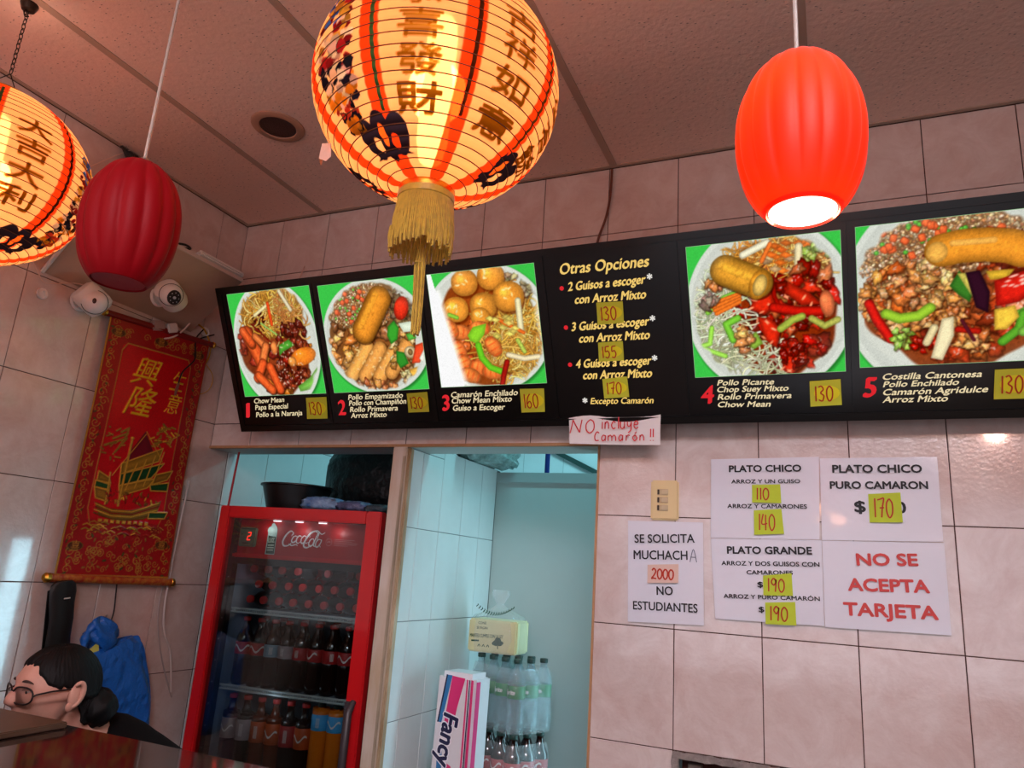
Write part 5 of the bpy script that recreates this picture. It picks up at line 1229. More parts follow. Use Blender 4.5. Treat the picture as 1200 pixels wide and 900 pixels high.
# ================================================================ blue carrier bag on the wall
bg = thing('blue_bag', 'blue plastic carrier bag hanging on the left wall behind the woman', 'bag', (.008, -.30, 1.385))
def bag_body():
    n = 40; rg = random.Random(2); V = []
    rows = [(-.055, .060, .095, .020), (-.066, .020, .105, .034), (-.080, -.060, .112, .046), (-.105, -.118, .120, .052), (-.15, -.128, .135, .062), (-.22, -.130, .160, .074), (-.30, -.120, .178, .082), (-.37, -.105, .185, .080), (-.43, -.080, .170, .066), (-.455, -.04, .12, .03)]
    for i, (z, a, c, d) in enumerate(rows):
        for k in range(n):
            t = 2 * math.pi * k / n; cr = .35 if i > 1 else .6
            y = (a + c) / 2 + (c - a) / 2 * abs(math.cos(t)) ** cr * math.copysign(1, math.cos(t)); x = d * .5 + d * .5 * math.sin(t) * (1 + .16 * math.sin(7 * t + i * 1.1) + .10 * math.sin(13 * t - i * 2.1))
            V.append((max(x, .0), y, z + .007 * math.sin(3 * t + i * 2) + .004 * math.sin(8 * t + i)))
    return V, [(i * n + k, (i + 1) * n + k, (i + 1) * n + (k + 1) % n, i * n + (k + 1) % n) for i in range(len(rows) - 1) for k in range(n)] + [tuple(range(n)), tuple(reversed([(len(rows) - 1) * n + k for k in range(n)]))]
b = MB(); b.add(*bag_body()); o = b.build('bag_body', M['blue_bag'], bg, smooth='full')
md = o.modifiers.new('s', 'SUBSURF'); md.levels = 2; md.render_levels = 2
b = MB(); V = []; n, m = 26, 16
for i in range(m + 1):
    t = math.pi * i / m
    for k in range(n):
        a = 2 * math.pi * k / n; f = 1 + .16 * math.sin(4 * a + 5 * t) + .10 * math.sin(9 * a - 4 * t) + .06 * math.sin(15 * a + 9 * t)
        z = math.cos(t); V.append((.030 + .028 * f * math.sin(t) * math.sin(a), -.062 - .020 * z + .055 * f * math.sin(t) * math.cos(a), -.045 + .052 * z + .012 * math.sin(3 * a)))
b.add(V, [((i + 1) * n + k, (i + 1) * n + (k + 1) % n, i * n + (k + 1) % n, i * n + k) for i in range(m) for k in range(n)])
b.tube(smooth_path([(.04, -.10, -.16), (.045, -.128, -.10), (.035, -.125, -.04), (.03, -.09, .0)]), [.012 + .004 * math.sin(k) for k in range(25)], 8)
b.build('bunched_handle', M['blue_bag'], bg, smooth='full')
b = MB(); b.add([(.030, -.135, -.115), (.036, -.075, -.062), (.040, -.070, -.095), (.032, -.125, -.150)], [(0, 1, 2, 3)]); b.build('content_card', pbr('yellow_green_card', 'c8cc60', .6), bg)
b = MB(); b.tube([(0, -.055, .008), (.022, -.055, .012), (.026, -.055, .020)], .003, 6); b.build('hanging_nail', M['metal'], bg)

# ================================================================ drinks fridge
fr = thing('drinks_fridge', 'tall red glass-door drinks fridge standing in the alcove', 'fridge', (.138, -.03, 0), (0, 0, math.atan2(.06, .696)))
FM = Matrix.Translation(fr.location) @ Euler(fr.rotation_euler).to_matrix().to_4x4()
M['fr_red'] = pbr('fridge_red_enamel', 'c4161c', .3, coat=.4)
M['fr_black'] = pbr('fridge_black', '0c0a0c', .35)
M['fr_in'] = pbr('fridge_liner', '8e9aa8', .5)
FW, FH = .700, 1.815
b = MB()
b.b2((.0, .045, .06), (.022, .60, FH - .004)); b.b2((FW - .018, .045, .06), (FW, .60, FH - .004)); b.b2((0, .58, .06), (FW, .60, FH - .004))
b.b2((0, .045, FH - .045), (FW, .60, FH - .002)); b.b2((0, .045, .04), (FW, .60, .16)); 
b.build('cabinet', M['fr_black'], fr)
b = MB()
b.b2((.022, .075, .16), (.052, .58, 1.77)); b.b2((FW - .048, .075, .16), (FW - .018, .58, 1.77)); b.b2((.052, .55, .16), (FW - .048, .58, 1.77)); b.b2((.052, .075, .16), (FW - .048, .55, .19))
b.build('liner', M['fr_in'], fr)
b = MB(); b.b2((.018, .046, .16), (.060, .076, 1.77)); b.b2((FW - .058, .046, .16), (FW - .016, .076, 1.77)); b.b2((.05, .046, 1.60), (.66, .076, 1.625)); b.build('gasket', M['fr_black'], fr)
for k in range(9):  # pale dots standing in for glints reflected along the door gasket
    b = MB(); b.box((.050, .0455, .95 + k * .075), (.004, .002, .004)); b.build('glint_dot', pbr('painted_glint', 'f0f4fa', .15, .6) if k == 0 else bpy.data.materials['painted_glint'], fr)
dr = MB()
for (x0, x1, z0, z1) in ((0, .045, .10, FH), (.640, FW, .10, FH), (.045, .640, FH - .045, FH), (.045, .640, .10, .26)):
    dr.box(((x0 + x1) / 2, .020, (z0 + z1) / 2), (x1 - x0, .040, z1 - z0), bev=.004)
door = dr.build('door', M['fr_red'], fr)
g = MB(); g.b2((.043, .018, .24), (.642, .022, 1.773)); g.build('door_glass', M['glass'], door)
h = MB(); h.tube([(.672, -.002, .76), (.672, -.030, .79), (.672, -.034, .95), (.672, -.030, 1.15), (.672, -.002, 1.18)], [.010, .013, .014, .013, .010], 10)
h.box((.655, -.003, .97), (.030, .010, .42), bev=.004); h.build('handle', pbr('dark_grey_handle', '3a3438', .4), door, smooth=True)
b = MB(); b.b2((.01, -.0, .02), (FW - .01, .045, .10)); b.build('kick_grille', M['fr_black'], fr)
for x in (.06, .64):
    for y in (.08, .55): b = MB(); b.tube([(x, y, 0), (x, y, .06)], .018, 12); b.build('foot', M['fr_black'], fr)
# lit header
b = MB(); b.b2((.052, .060, 1.640), (.648, .075, 1.770)); hd = b.build('header_panel', pbr('header_red', 'b01018', .4), fr)
b = MB(); b.box((.35, .056, 1.632), (.60, .022, .017), bev=.003); b.build('header_bar', pbr('header_bar_red', 'd01c20', .35), fr)
for k, x in enumerate((.232, .330, .432)):
    b = MB(); b.box((x, .050, 1.767), (.030, .010, .003)); b.build('led_lamp', emit('header_led', 'ffd0d8', 3.5) if k == 0 else bpy.data.materials['header_led'], fr)
TXW = pbr('header_white_print', 'eceaea', .5)
# flowing white script word on the header (drawn with a broad pen)
def hp(px, py): return .262 + (px - 500) / 262 * .178, 1.7305 - ((py - .084 * (px - 500)) - 236) / 108 * .0600
SC = [([(556, 240), (540, 236), (515, 262), (500, 302), (508, 330), (535, 332), (556, 316)], .0062), ([(556, 240), (562, 252), (550, 268)], .0042),
      ([(585, 268), (566, 274), (556, 300), (566, 312), (584, 300), (590, 276), (580, 268)], .0048), ([(618, 276), (604, 268), (590, 282), (588, 308), (600, 318), (616, 306)], .0048),
      ([(648, 276), (632, 270), (618, 290), (620, 316), (634, 316), (646, 296), (650, 274), (644, 308), (652, 320), (662, 312)], .0046),
      ([(540, 318), (560, 332), (586, 326), (600, 336)], .0040),
      ([(716, 252), (700, 240), (668, 258), (640, 310), (640, 340), (662, 348), (684, 332)], .0064), ([(716, 252), (722, 262), (708, 280)], .0042), ([(690, 246), (714, 238), (744, 262), (764, 250)], .0034),
      ([(696, 290), (678, 296), (668, 322), (678, 340), (694, 330), (700, 304), (692, 290)], .0048), ([(714, 330), (708, 340), (700, 330), (712, 280), (728, 246), (720, 290), (710, 338)], .0042),
      ([(744, 300), (728, 296), (714, 316), (714, 340), (728, 344), (742, 322), (748, 298), (740, 334), (746, 348)], .0046), ([(668, 282), (676, 268)], .0030), ([(655, 268), (662, 278)], .003)]
b = MB()
for pts, wd in SC: put2d(b, ribbon([hp(*p) for p in pts], (lambda w_: (lambda t: w_ * (.55 + .6 * math.sin(math.pi * min(1, t * 1.1)))))(wd)), .0588, 'xz')
b.build('script_lettering', TXW, hd)
b = MB(); put2d(b, ribbon([(.462 + .013 * math.cos(a * .3927), 1.700 + .013 * math.sin(a * .3927)) for a in range(17)], .0014), .0588, 'xz'); put2d(b, ribbon([(.455, 1.698), (.462, 1.702), (.469, 1.699)], .003), .0588, 'xz')
for k in range(5): put2d(b, ribbon([(.484, 1.711 - k * .0055), (.484 + (.085, .075, .10, .095, .06)[k], 1.711 - k * .0055)], .0012), .0588, 'xz')
b.build('small_print', pbr('faint_print', 'c88c8c', .6), hd)
b = MB(); b.box((.108, .052, 1.702), (.078, .012, .072), bev=.004); dp = b.build('display', pbr('display_panel', '5f6e5c', .4), fr)
b = MB()
for s_ in ([(.110, 1.718), (.124, 1.720)], [(.124, 1.720), (.122, 1.706)], [(.122, 1.706), (.111, 1.705)], [(.111, 1.705), (.109, 1.691)], [(.109, 1.691), (.123, 1.692)]): put2d(b, ribbon(s_, .0042), .0455, 'xz')
b.build('red_digit', emit('red_led', 'ff3428', 2.2), dp)
b = MB(); put2d(b, ribbon([(.076, 1.733), (.140, 1.733)], .002), .0458, 'xz'); put2d(b, ribbon([(.088, 1.679), (.118, 1.679)], .003), .0458, 'xz'); put2d(b, ribbon([(.078, 1.71), (.088, 1.712)], .003), .0458, 'xz'); b.build('display_print', M['ink'], dp)
b = MB(); b.add([(x, .0580, z) for x, z in ((.190, 1.642), (.232, 1.642), (.232, 1.735), (.228, 1.745), (.222, 1.752), (.214, 1.760), (.206, 1.758), (.202, 1.748), (.192, 1.742), (.188, 1.732), (.192, 1.722))], [tuple(range(11))]); st = b.build('header_sticker', pbr('pale_green_sticker', 'a8c8c0', .5), fr)
b = MB(); b.add([(x, .0574, z) for x, z in ((.194, 1.645), (.230, 1.645), (.230, 1.708), (.196, 1.712))], [(0, 1, 2, 3)]); b.build('sticker_field', pbr('dark_green_field', '2c4a40', .5), st)
b = MB(); put2d(b, text2d('LUZ', .199, 1.686, .226, 1.688, .016, bold=.03), .0568, 'xz')
for k in range(3): put2d(b, ribbon([(.198, 1.676 - k * .009), (.226, 1.677 - k * .009)], .0042), .0568, 'xz')
b.build('sticker_print', pbr('sticker_print', 'c8dcc8', .5), st)
# shelves
SZ = (1.437, 1.163, .835)
M['shelf_rail'] = pbr('pale_shelf_rail', 'b8c4c4', .35)
for k, z in enumerate(SZ):
    b = MB(); b.b2((.054, .095, z - .010), (.646, .545, z - .004)); s_ = b.build('shelf', M['fr_in'], fr)
    b = MB(); b.box((.35, .088, z - .001), (.592, .010, .006), bev=.002); b.box((.35, .088, z - .014), (.592, .010, .006), bev=.002); b.build('shelf_rail', M['shelf_rail'], s_)
    b = MB()
    for q in range(60): b.box((.062 + q * .0098, .0905, z - .0075), (.0028, .006, .008))
    b.build('rail_ribs', M['shelf_rail'], s_)
point('fridge_light', FM @ Vector((.35, .09, 1.59)), .22, (.75, .85, 1.0), .03)
for _x in (.20, .35, .50): point('fridge_header_light', FM @ Vector((_x, .030, 1.735)), .06, (1.0, .88, .88), .01)
point('fridge_light_low', FM @ Vector((.30, .070, 1.13)), .09, (.75, .85, 1.0), .03)

# bottles
M['cola'] = pbr('dark_cola', '1c0a06', .12, coat=.6); M['orange_soda'] = pbr('orange_soda', 'd87018', .12, coat=.6); M['amber'] = pbr('amber_soda', '5c2410', .12, coat=.6)
M['cap_red'] = pbr('red_cap', 'b82422', .45); M['cap_dark'] = pbr('dark_cap', '1c3a34', .45); M['lab_red'] = pbr('red_label', 'a81c1c', .45); M['lab_blue'] = pbr('blue_label', '44a4e0', .45)
M['lab_silver'] = pbr('silver_blue_label', '7c98a8', .4); M['lab_pale'] = pbr('pale_label', '9c8c90', .5); M['lab_orange'] = pbr('orange_label', 'b84a18', .5); M['label_white'] = pbr('label_white', 'dcd8d4', .5)
M['pet'] = pbr('clear_bottle', '7ca4ac', .08, alpha=.30, coat=.8); M['lab_green'] = pbr('green_label', '0c7a40', .4); M['lab_pink'] = pbr('pink_label', 'b04c50', .5); M['grape'] = pbr('purple_soda', '241030', .12, coat=.6)
def bottle_parts(H, r, liq, cap, lab, l0, l1, letters=None, lettermat=None, capm=None):
    """meshes of body, cap, label in bottle-local coordinates (standing on z=0)"""
    k = H / .245
    prof = [(.001, .004 * k), (r * .55, 0), (r * .86, .003 * k), (r * .98, .016 * k), (r, .035 * k), (r * .93, .060 * k), (r * .95, .080 * k), (r, l0 - .002), (r * .97, l0 + .002), (r * .97, l1 - .002), (r, l1 + .002), (r * .96, l1 + .018 * k), (r * .72, H - .055 * k), (r * .45, H - .034 * k), (.0125, H - .024 * k), (.0125, H - .014 * k), (.0150, H - .013 * k), (.0120, H - .008 * k)]
    body = MB().lathe(prof, 20); c = MB().lathe([(.0142, H - .014), (.0150, H - .012), (.0150, H - .001), (.0135, H + .001), (.001, H + .0015)], 16)
    l = MB().lathe([(r * .985, l0), (r * 1.005, l0 + .001), (r * 1.005, l1 - .001), (r * .985, l1)], 24)
    return body, c, l
_bm = {}
def make_bottle(name, H, r, liq, cap, lab, l0, l1, mark=None):
    key = (name, H, r, liq, cap, lab, mark)
    o = bpy.data.objects.new(name, None); COL.objects.link(o); o.empty_display_size = .02
    if key not in _bm:
        bd, c, l = bottle_parts(H, r, liq, cap, lab, l0, l1); ps = [bd.build('bottle_body', M[liq], o, smooth='full'), c.build('cap', M[cap], o, smooth=True), l.build('label', M[lab], o, smooth='full')]
        if mark:
            mk = MB()
            if mark == 'wave':
                V = []; F = []
                for i in range(17):
                    a = R_(-150 + i * 7.5); z = (l0 + l1) / 2 + .010 * math.sin(i * .55); V += [(r * 1.012 * math.cos(a), r * 1.012 * math.sin(a), z - .004), (r * 1.012 * math.cos(a), r * 1.012 * math.sin(a), z + .003)]
                F = [(2 * i, 2 * i + 2, 2 * i + 3, 2 * i + 1) for i in range(16)]; mk.add(V, F)
            elif mark == 'bars':
                for i in range(6):
                    a0 = R_(-88 + i * 4.2); a1 = a0 + R_(2); z0, z1 = l0 + (l1 - l0) * .2, l1 - (l1 - l0) * .2
                    mk.add([(r * 1.012 * math.cos(a0), r * 1.012 * math.sin(a0), z0), (r * 1.012 * math.cos(a1), r * 1.012 * math.sin(a1), z0), (r * 1.012 * math.cos(a1), r * 1.012 * math.sin(a1), z1), (r * 1.012 * math.cos(a0), r * 1.012 * math.sin(a0), z1)], [(0, 1, 2, 3)])
            else:
                V, F = text2d(mark, -.5, -.34, .5, -.34, .68, bold=.03, shear=.2); ar = R_(74); hz = (l1 - l0) * .5
                mk.add([(r * 1.013 * math.cos(R_(-90) + x * ar), r * 1.013 * math.sin(R_(-90) + x * ar), (l0 + l1) / 2 + y * hz) for x, y, _ in V], F)
            ps.append(mk.build('label_mark', M['label_white'], o))
        _bm[key] = [(p.name.split('.')[0], p.data) for p in ps]
    else:
        for nm, me in _bm[key]: link(nm, me, o)
    return o
ORD = ['first', 'second', 'third', 'fourth', 'fifth', 'sixth', 'seventh', 'eighth', 'ninth', 'tenth']
fz = Matrix.Rotation(fr.rotation_euler.z, 3, 'Z')
rowsx = [([.090, .155, .222, .290, .358, .426, .494, .562, .628], 1.437 + .033, 'bottom'), ([.122, .188, .256, .324, .392, .460, .528, .595], 1.528, 'middle'), ([.090, .155, .222, .290, .425, .560], 1.586, 'top')]
for xs_, z, nm in rowsx:
    for i, x in enumerate(xs_):
        if nm == 'middle': z = 1.437 + .033 + .0575
        if nm == 'top': z = 1.437 + .033 + .115; 
        o = make_bottle('cola_bottle', .245, .0325, 'cola', 'cap_red', 'lab_red', .105, .150, 'wave'); p = FM @ Vector((x if nm != 'top' else [.090, .155, .222, .290, .426, .562][i], .385 - rnd.uniform(0, .01), z))
        o.location = p; o.rotation_euler = (R_(90), 0, fr.rotation_euler.z)
        tag(o, f'cola bottle lying in the {nm} layer, {ORD[i]} from the left', 'bottle', 'cola bottles lying on the top fridge shelf')
for i, (x, lab, mk) in enumerate(((.096, 'lab_red', 'wave'), (.163, 'lab_red', 'wave'), (.226, 'lab_silver', 'bars'), (.288, 'lab_pale', 'bars'), (.352, 'lab_red', 'bars'), (.416, 'lab_red', 'wave'), (.480, 'lab_red', 'bars'), (.545, 'lab_red', 'wave'), (.610, 'lab_red', 'wave'))):
    o = make_bottle('cola_bottle', .245, .0315, 'cola', 'cap_red', lab, .112, .156, mk); o.location = FM @ Vector((x, .140, SZ[1] - .004)); o.rotation_euler = (0, 0, fr.rotation_euler.z + rnd.uniform(-.6, .6))
    tag(o, f'cola bottle in the middle shelf\'s front row, {ORD[i]} from the left', 'bottle', 'cola bottles standing on the middle fridge shelf')
for i, x in enumerate((.12, .20, .30, .37, .44, .51, .58)):
    o = make_bottle('cola_bottle', .245, .0315, 'cola', 'cap_red', 'lab_red', .112, .156, 'wave'); o.location = FM @ Vector((x, .225, SZ[1] - .004)); o.rotation_euler = (0, 0, rnd.uniform(-.8, .8))
    tag(o, f'cola bottle in the middle shelf\'s back row, {ORD[i]} from the left', 'bottle', 'cola bottles standing on the middle fridge shelf')
LOW = [(.085, 'grape', 'lab_pale', 'ring', 'purple-black soda bottle'), (.150, 'cola', 'lab_pale', 'bars', 'dark soda bottle with a pale label'), (.214, 'amber', 'lab_orange', 'soda', 'amber soda bottle with an orange label'), (.278, 'amber', 'lab_orange', 'wave', 'amber soda bottle'), (.341, 'cola', 'lab_red', 'bars', 'dark soda bottle with a red label'), (.404, 'cola', 'lab_orange', 'wave', 'dark soda bottle with an orange label'), (.468, 'orange_soda', 'lab_blue', 'bars', 'bright orange soda bottle with a blue label'), (.533, 'orange_soda', 'lab_blue', 'wave', 'bright orange soda bottle with a blue label'), (.598, 'amber', 'lab_red', 'wave', 'amber soda bottle with a red label')]
for i, (x, liq, lab, mk, lb) in enumerate(LOW):
    blue = lab == 'lab_blue'
    if mk in ('ring', 'soda'): mk = 'wave' if mk == 'ring' else 'bars'
    o = make_bottle('soda_bottle', .305 if blue else .295, .0310, liq, 'cap_red' if not blue else 'cap_dark', lab, .215 if blue else .145, .268 if blue else .215, mk)
    o.location = FM @ Vector((x, .140, SZ[2] - .004)); o.rotation_euler = (0, 0, fr.rotation_euler.z)
    tag(o, f'{lb}, {ORD[i]} on the lower fridge shelf', 'bottle', 'soda bottles on the lower fridge shelf')

# things on top of the fridge
FT = FH
tb = thing('plastic_tub', 'black plastic tub standing on the left of the fridge top', 'tub', FM @ Vector((.180, .225, FT)))
b = MB(); V = MB(); V.lathe([(.001, .003), (.120, .003), (.135, .010), (.165, .098), (.176, .100), (.176, .106), (.160, .105), (.130, .016), (.001, .012)], 40); b.add([(x * .86, y * .80, z) for x, y, z in V.v], V.f); b.build('tub_body', M['black'], tb, smooth=True)
def crumple(name, label, cat, loc, size, mat, seed, amp=.16, rz=0., n=36, m=22, group=None, flat=.0):
    rg = np.random.default_rng(seed); ph = rg.uniform(0, 6.28, (10, 3)); fq = rg.uniform(2, 9, (10, 3)); b = MB(); V = []
    for i in range(m + 1):
        t = math.pi * i / m
        for k in range(n):
            a = 2 * math.pi * k / n; d = np.array([math.sin(t) * math.cos(a), math.sin(t) * math.sin(a), math.cos(t)])
            s_ = np.sign(d) * np.abs(d) ** .7; w_ = sum(abs(math.sin(fq[j] @ d + ph[j, 0])) * .2 for j in range(10)) - .9
            p = s_ * (1 + amp * w_) * np.array(size) / 2; p[2] = max(p[2], -size[2] / 2); V.append(tuple(p + np.array((0, 0, size[2] / 2))))
    b.add(V, [((i + 1) * n + k, (i + 1) * n + (k + 1) % n, i * n + (k + 1) % n, i * n + k) for i in range(m) for k in range(n)])
    o = b.build(name, mat, smooth='full'); o.location = loc; o.rotation_euler = (0, 0, rz); tag(o, label, cat, group); return o
M['black_film'] = pbr('black_bin_film', '0a0a0c', .45, bump=(20, .8, .02)); M['blue_film'] = pbr('blue_wrap', '3868a0', .28, noise=(14, .5), col2='88a8c8', bump=(30, .8, .02)); M['dark_blue_film'] = pbr('dark_blue_wrap', '283048', .3, noise=(22, .6), col2='5c6488', bump=(30, .8, .02)); M['teal_film'] = pbr('dull_teal_wrap', '34505c', .4, noise=(20, .5), bump=(30, .8, .02))
crumple('black_sack', 'large black sack filling the top of the alcove above the fridge', 'bag', FM @ Vector((.440, .525, FT)), (.60, .25, .36), M['black_film'], 1, .10)
crumple('wrapped_package', 'crumpled light blue plastic package on the front of the fridge top', 'package', FM @ Vector((.385, .110, FT)), (.15, .12, .052), M['blue_film'], 2, .25)
crumple('wrapped_package', 'dark blue printed plastic package in the middle of the fridge top', 'package', FM @ Vector((.520, .120, FT)), (.125, .11, .042), M['dark_blue_film'], 3, .25)
crumple('wrapped_package', 'dull teal plastic package at the right of the fridge top', 'package', FM @ Vector((.632, .115, FT)), (.095, .10, .032), M['teal_film'], 4, .25)
b = MB(); p0 = FM @ Vector((-.0, .12, FT)); o = MB().tube([(0, 0, 0), (.013, 0, .235)], .0045, 8).build('red_rod', pbr('red_rod_paint', 'a81c24', .4), smooth=True); o.location = (.055, .093, 1.8125); tag(o, 'thin red rod standing between the fridge top and the door head', 'rod')

# ================================================================ goods in the passage
M['card'] = pbr('brown_cardboard', '9c7c58', .8, noise=(12, .1))
def carton(label, loc, sx, sy, sz):
    t = thing('cardboard_box', label, 'box', loc); b = MB(); b.box((0, 0, sz / 2), (sx, sy, sz), bev=.003); b.build('carton', M['card'], t); b = MB(); b.box((0, 0, sz + .0004), (.05, sy * .99, .0008)); b.build('tape', pbr('parcel_tape', 'b89468', .3) if 'parcel_tape' not in bpy.data.materials else bpy.data.materials['parcel_tape'], t)
    return t
carton('tall cardboard box under the bottle packs in the passage', (1.175, .515, 0), .34, .26, .42); carton('cardboard box stacked directly under the dark bottle pack', (1.175, .515, .421), .34, .26, .41)
carton('cardboard box under the white and pink paper package', (1.100, .275, 0), .24, .20, .45); carton('upper cardboard box under the white and pink paper package', (1.100, .275, .451), .23, .19, .428)
def pack(label, z, liq, cap, lab, mark, nx=4, ny=3):
    t = thing('bottle_pack', label, 'bottle pack', (1.180, .500, z), (0, 0, R_(-24)), 'shrink-wrapped bottle packs in the passage')
    for j in range(ny):
        for i in range(nx):
            o = make_bottle('bottle', .245, .0325, liq, cap, lab, .115, .158, mark); o.parent = t; o.location = ((i - (nx - 1) / 2) * .0672, (j - (ny - 1) / 2) * .0672, .001)
    b = MB(); hx, hy = nx * .0336 + .003, ny * .0336 + .003; V = []; n = 44; m = 10
    for q in range(m + 1):
        z_ = .0 + .215 * q / m; kk = 1 if z_ < .165 else 1 - (z_ - .165) * 1.6
        for k in range(n):
            a = 2 * math.pi * k / n; cx = abs(math.cos(a)) ** .3 * math.copysign(1, math.cos(a)); sy = abs(math.sin(a)) ** .3 * math.copysign(1, math.sin(a)); w_ = 1 + .012 * math.sin(nx * 2 * a + q)
            V.append((hx * cx * kk * w_, hy * sy * kk * w_, z_))
    b.add(V, [(i * n + k, i * n + (k + 1) % n, (i + 1) * n + (k + 1) % n, (i + 1) * n + k) for i in range(m) for k in range(n)]); b.build('shrink_film', M['film'], t, smooth='full')
    return t
pack('upper shrink-wrapped pack of clear bottles with green labels', 1.085, 'pet', 'cap_dark', 'lab_green', 'Sprite')
pack('lower shrink-wrapped pack of dark bottles with pink labels', .833, 'cola', 'cap_dark', 'lab_pink', 'wave')

# napkin package: printed tall soft pack
np_ = thing('paper_napkin_pack', 'tall white package with pink and navy stripes reading Fancy beside the bottles', 'package', (1.092, .275, .880), (R_(-1), 0, R_(-3)))
b = MB(); b.box((0, 0, .203), (.150, .135, .404), bev=.018); b.build('wrap', pbr('white_wrap', 'e4e0e4', .3, coat=.3, bump=(16, .5, .01)), np_, smooth=True)
pk = pbr('pink_print', 'e03478', .4); nv = pbr('navy_print', '202048', .4); bl = pbr('blue_print', '3078b0', .4)
yf = -.0682
def fpoly(mb, pts): mb.add([(x, yf, z) for x, z in pts], [tuple(range(len(pts)))])
b = MB(); fpoly(b, [(-.030, .395), (-.012, .395), (-.040, .240), (-.052, .240)]); b.build('blue_band', bl, np_); b = MB(); fpoly(b, [(-.048, .150), (-.028, .150), (-.020, .01), (-.040, .01)]); b.build('blue_band', bl, np_)
b = MB(); fpoly(b, [(-.012, .394), (.040, .390), (.018, .300), (.008, .240), (-.030, .240)]); b.build('pink_band', pk, np_); b = MB(); fpoly(b, [(-.014, .120), (.010, .110), (.044, .012), (-.014, .012)]); b.build('pink_band', pk, np_)
yf = -.0680
b = MB(); fpoly(b, [(-.036, .396), (-.030, .396), (-.052, .240), (-.058, .240)]); b.build('navy_edge', nv, np_)
yf = -.0688
for nm, off, bold, mt in (('lettering_outline', -.0688, .075, pbr('lettering_white', 'f0eef4', .4)), ('lettering', -.0694, .03, nv)):
    V, F = text2d('Fancy', 0, 0, .165, 0, .056, bold=bold * 1.6, shear=.15); b = MB(); c = -R_(96)
    b.add([(-.030 + x * math.cos(c) - y * math.sin(c), off - dz, .272 + x * math.sin(c) + y * math.cos(c)) for x, y, dz in V], F); b.build(nm, mt, np_)
V, F = text2d('servilletas', 0, 0, .07, 0, .009, bold=.01); b = MB(); c = -R_(92); b.add([(.036 + x * math.cos(c) - y * math.sin(c), -.0690, .235 + x * math.sin(c) + y * math.cos(c)) for x, y, _ in V], F) if False else None
for k, (a, d, mt) in enumerate(((.046, .052, pk), (.056, .060, nv), (.064, .073, pk))):
    b = MB(); b.add([(a, -.0686, .388), (d, -.0684, .386), (d + .002, -.0684, .02), (a + .001, -.0686, .02)], [(3, 2, 1, 0)]) ; b.build('side_stripe', mt, np_)
b = MB(); b.add([(.0756, -.05, .38), (.0756, -.02, .38), (.0756, -.02, .02), (.0756, -.05, .02)], [(0, 3, 2, 1)]); b.build('side_stripe', pk, np_)

# bag of wrapped napkins standing on the upper bottle pack
tbg = thing('wrapped_napkin_bag', 'clear knotted bag with a cream printed block standing on the bottle packs', 'bag', (1.112, .520, 1.334), (0, 0, R_(2)))
b = MB(); b.box((-.005, 0, .062), (.200, .13, .120), bev=.006); b.build('cream_block', pbr('cream_paper_block', 'd8d2a0', .7, noise=(9, .08)), tbg)
gp = pbr('dark_green_print', '1c4a34', .6); b = MB(); yq = -.0664
for s_, x0, z0, x1, z1, cp in (('CONE', -.065, .103, -.032, .104, .009), ('SE PAGAN', -.070, .085, -.026, .086, .009), ('MANTELI CUMPLE CON LA LEY', -.096, .054, .040, .059, .012)): put2d(b, text2d(s_, x0, z0, x1, z1, cp, bold=.02), yq, 'xz')
for k in range(3): put2d(b, ribbon([(-.062 + k * .018, .022), (-.056 + k * .018, .030), (-.052 + k * .018, .022)], .003), yq, 'xz')
put2d(b, ribbon([(-.090, .041), (-.058, .043)], .006), yq, 'xz'); b.build('green_print', gp, tbg)
b = MB()
for x, z, r in ((.012, .040, .013), (.028, .040, .012), (.020, .050, .013), (.004, .038, .008), (.036, .042, .007)): b.add([(x + r * math.cos(k * .5236), yq - .0003, z + r * .8 * math.sin(k * .5236)) for k in range(12)], [tuple(range(12))])
put2d(b, ribbon([(.020, .034), (.021, .020)], .004), yq, 'xz'); b.build('tree_print', gp, tbg)
b = MB(); V = []; n = 32; rows = [(.0, .105, .070), (.06, .108, .072), (.118, .104, .068), (.135, .085, .050), (.150, .055, .032), (.168, .022, .016), (.178, .012, .011), (.192, .022, .015), (.215, .034, .012), (.232, .030, .006)]
rg = random.Random(5)
for i, (z, ax, ay) in enumerate(rows):
    for k in range(n):
        a = 2 * math.pi * k / n; f = 1 + (.16 if i > 2 else .02) * math.sin(7 * a + i * 1.3) + rg.uniform(-.02, .02); V.append((ax * math.copysign(abs(math.cos(a)) ** .5, math.cos(a)) * f - .006, ay * math.copysign(abs(math.sin(a)) ** .5, math.sin(a)) * f, z + .001))
b.add(V, [(i * n + k, i * n + (k + 1) % n, (i + 1) * n + (k + 1) % n, (i + 1) * n + k) for i in range(len(rows) - 1) for k in range(n)]); b.build('plastic_film', M['film'], tbg, smooth='full')
b = MB()
for k in range(16): a = k / 15; put2d(b, ribbon([(-.085 + .15 * a, .138 + .028 * (2 * a - 1) ** 2), (-.078 + .15 * a, .145 + .028 * (2 * a - 1) ** 2), (-.080 + .15 * a, .150 + .026 * (2 * a - 1) ** 2)], .0035), -.052 + .0 * a, 'xz')
b.build('film_print', gp, tbg)

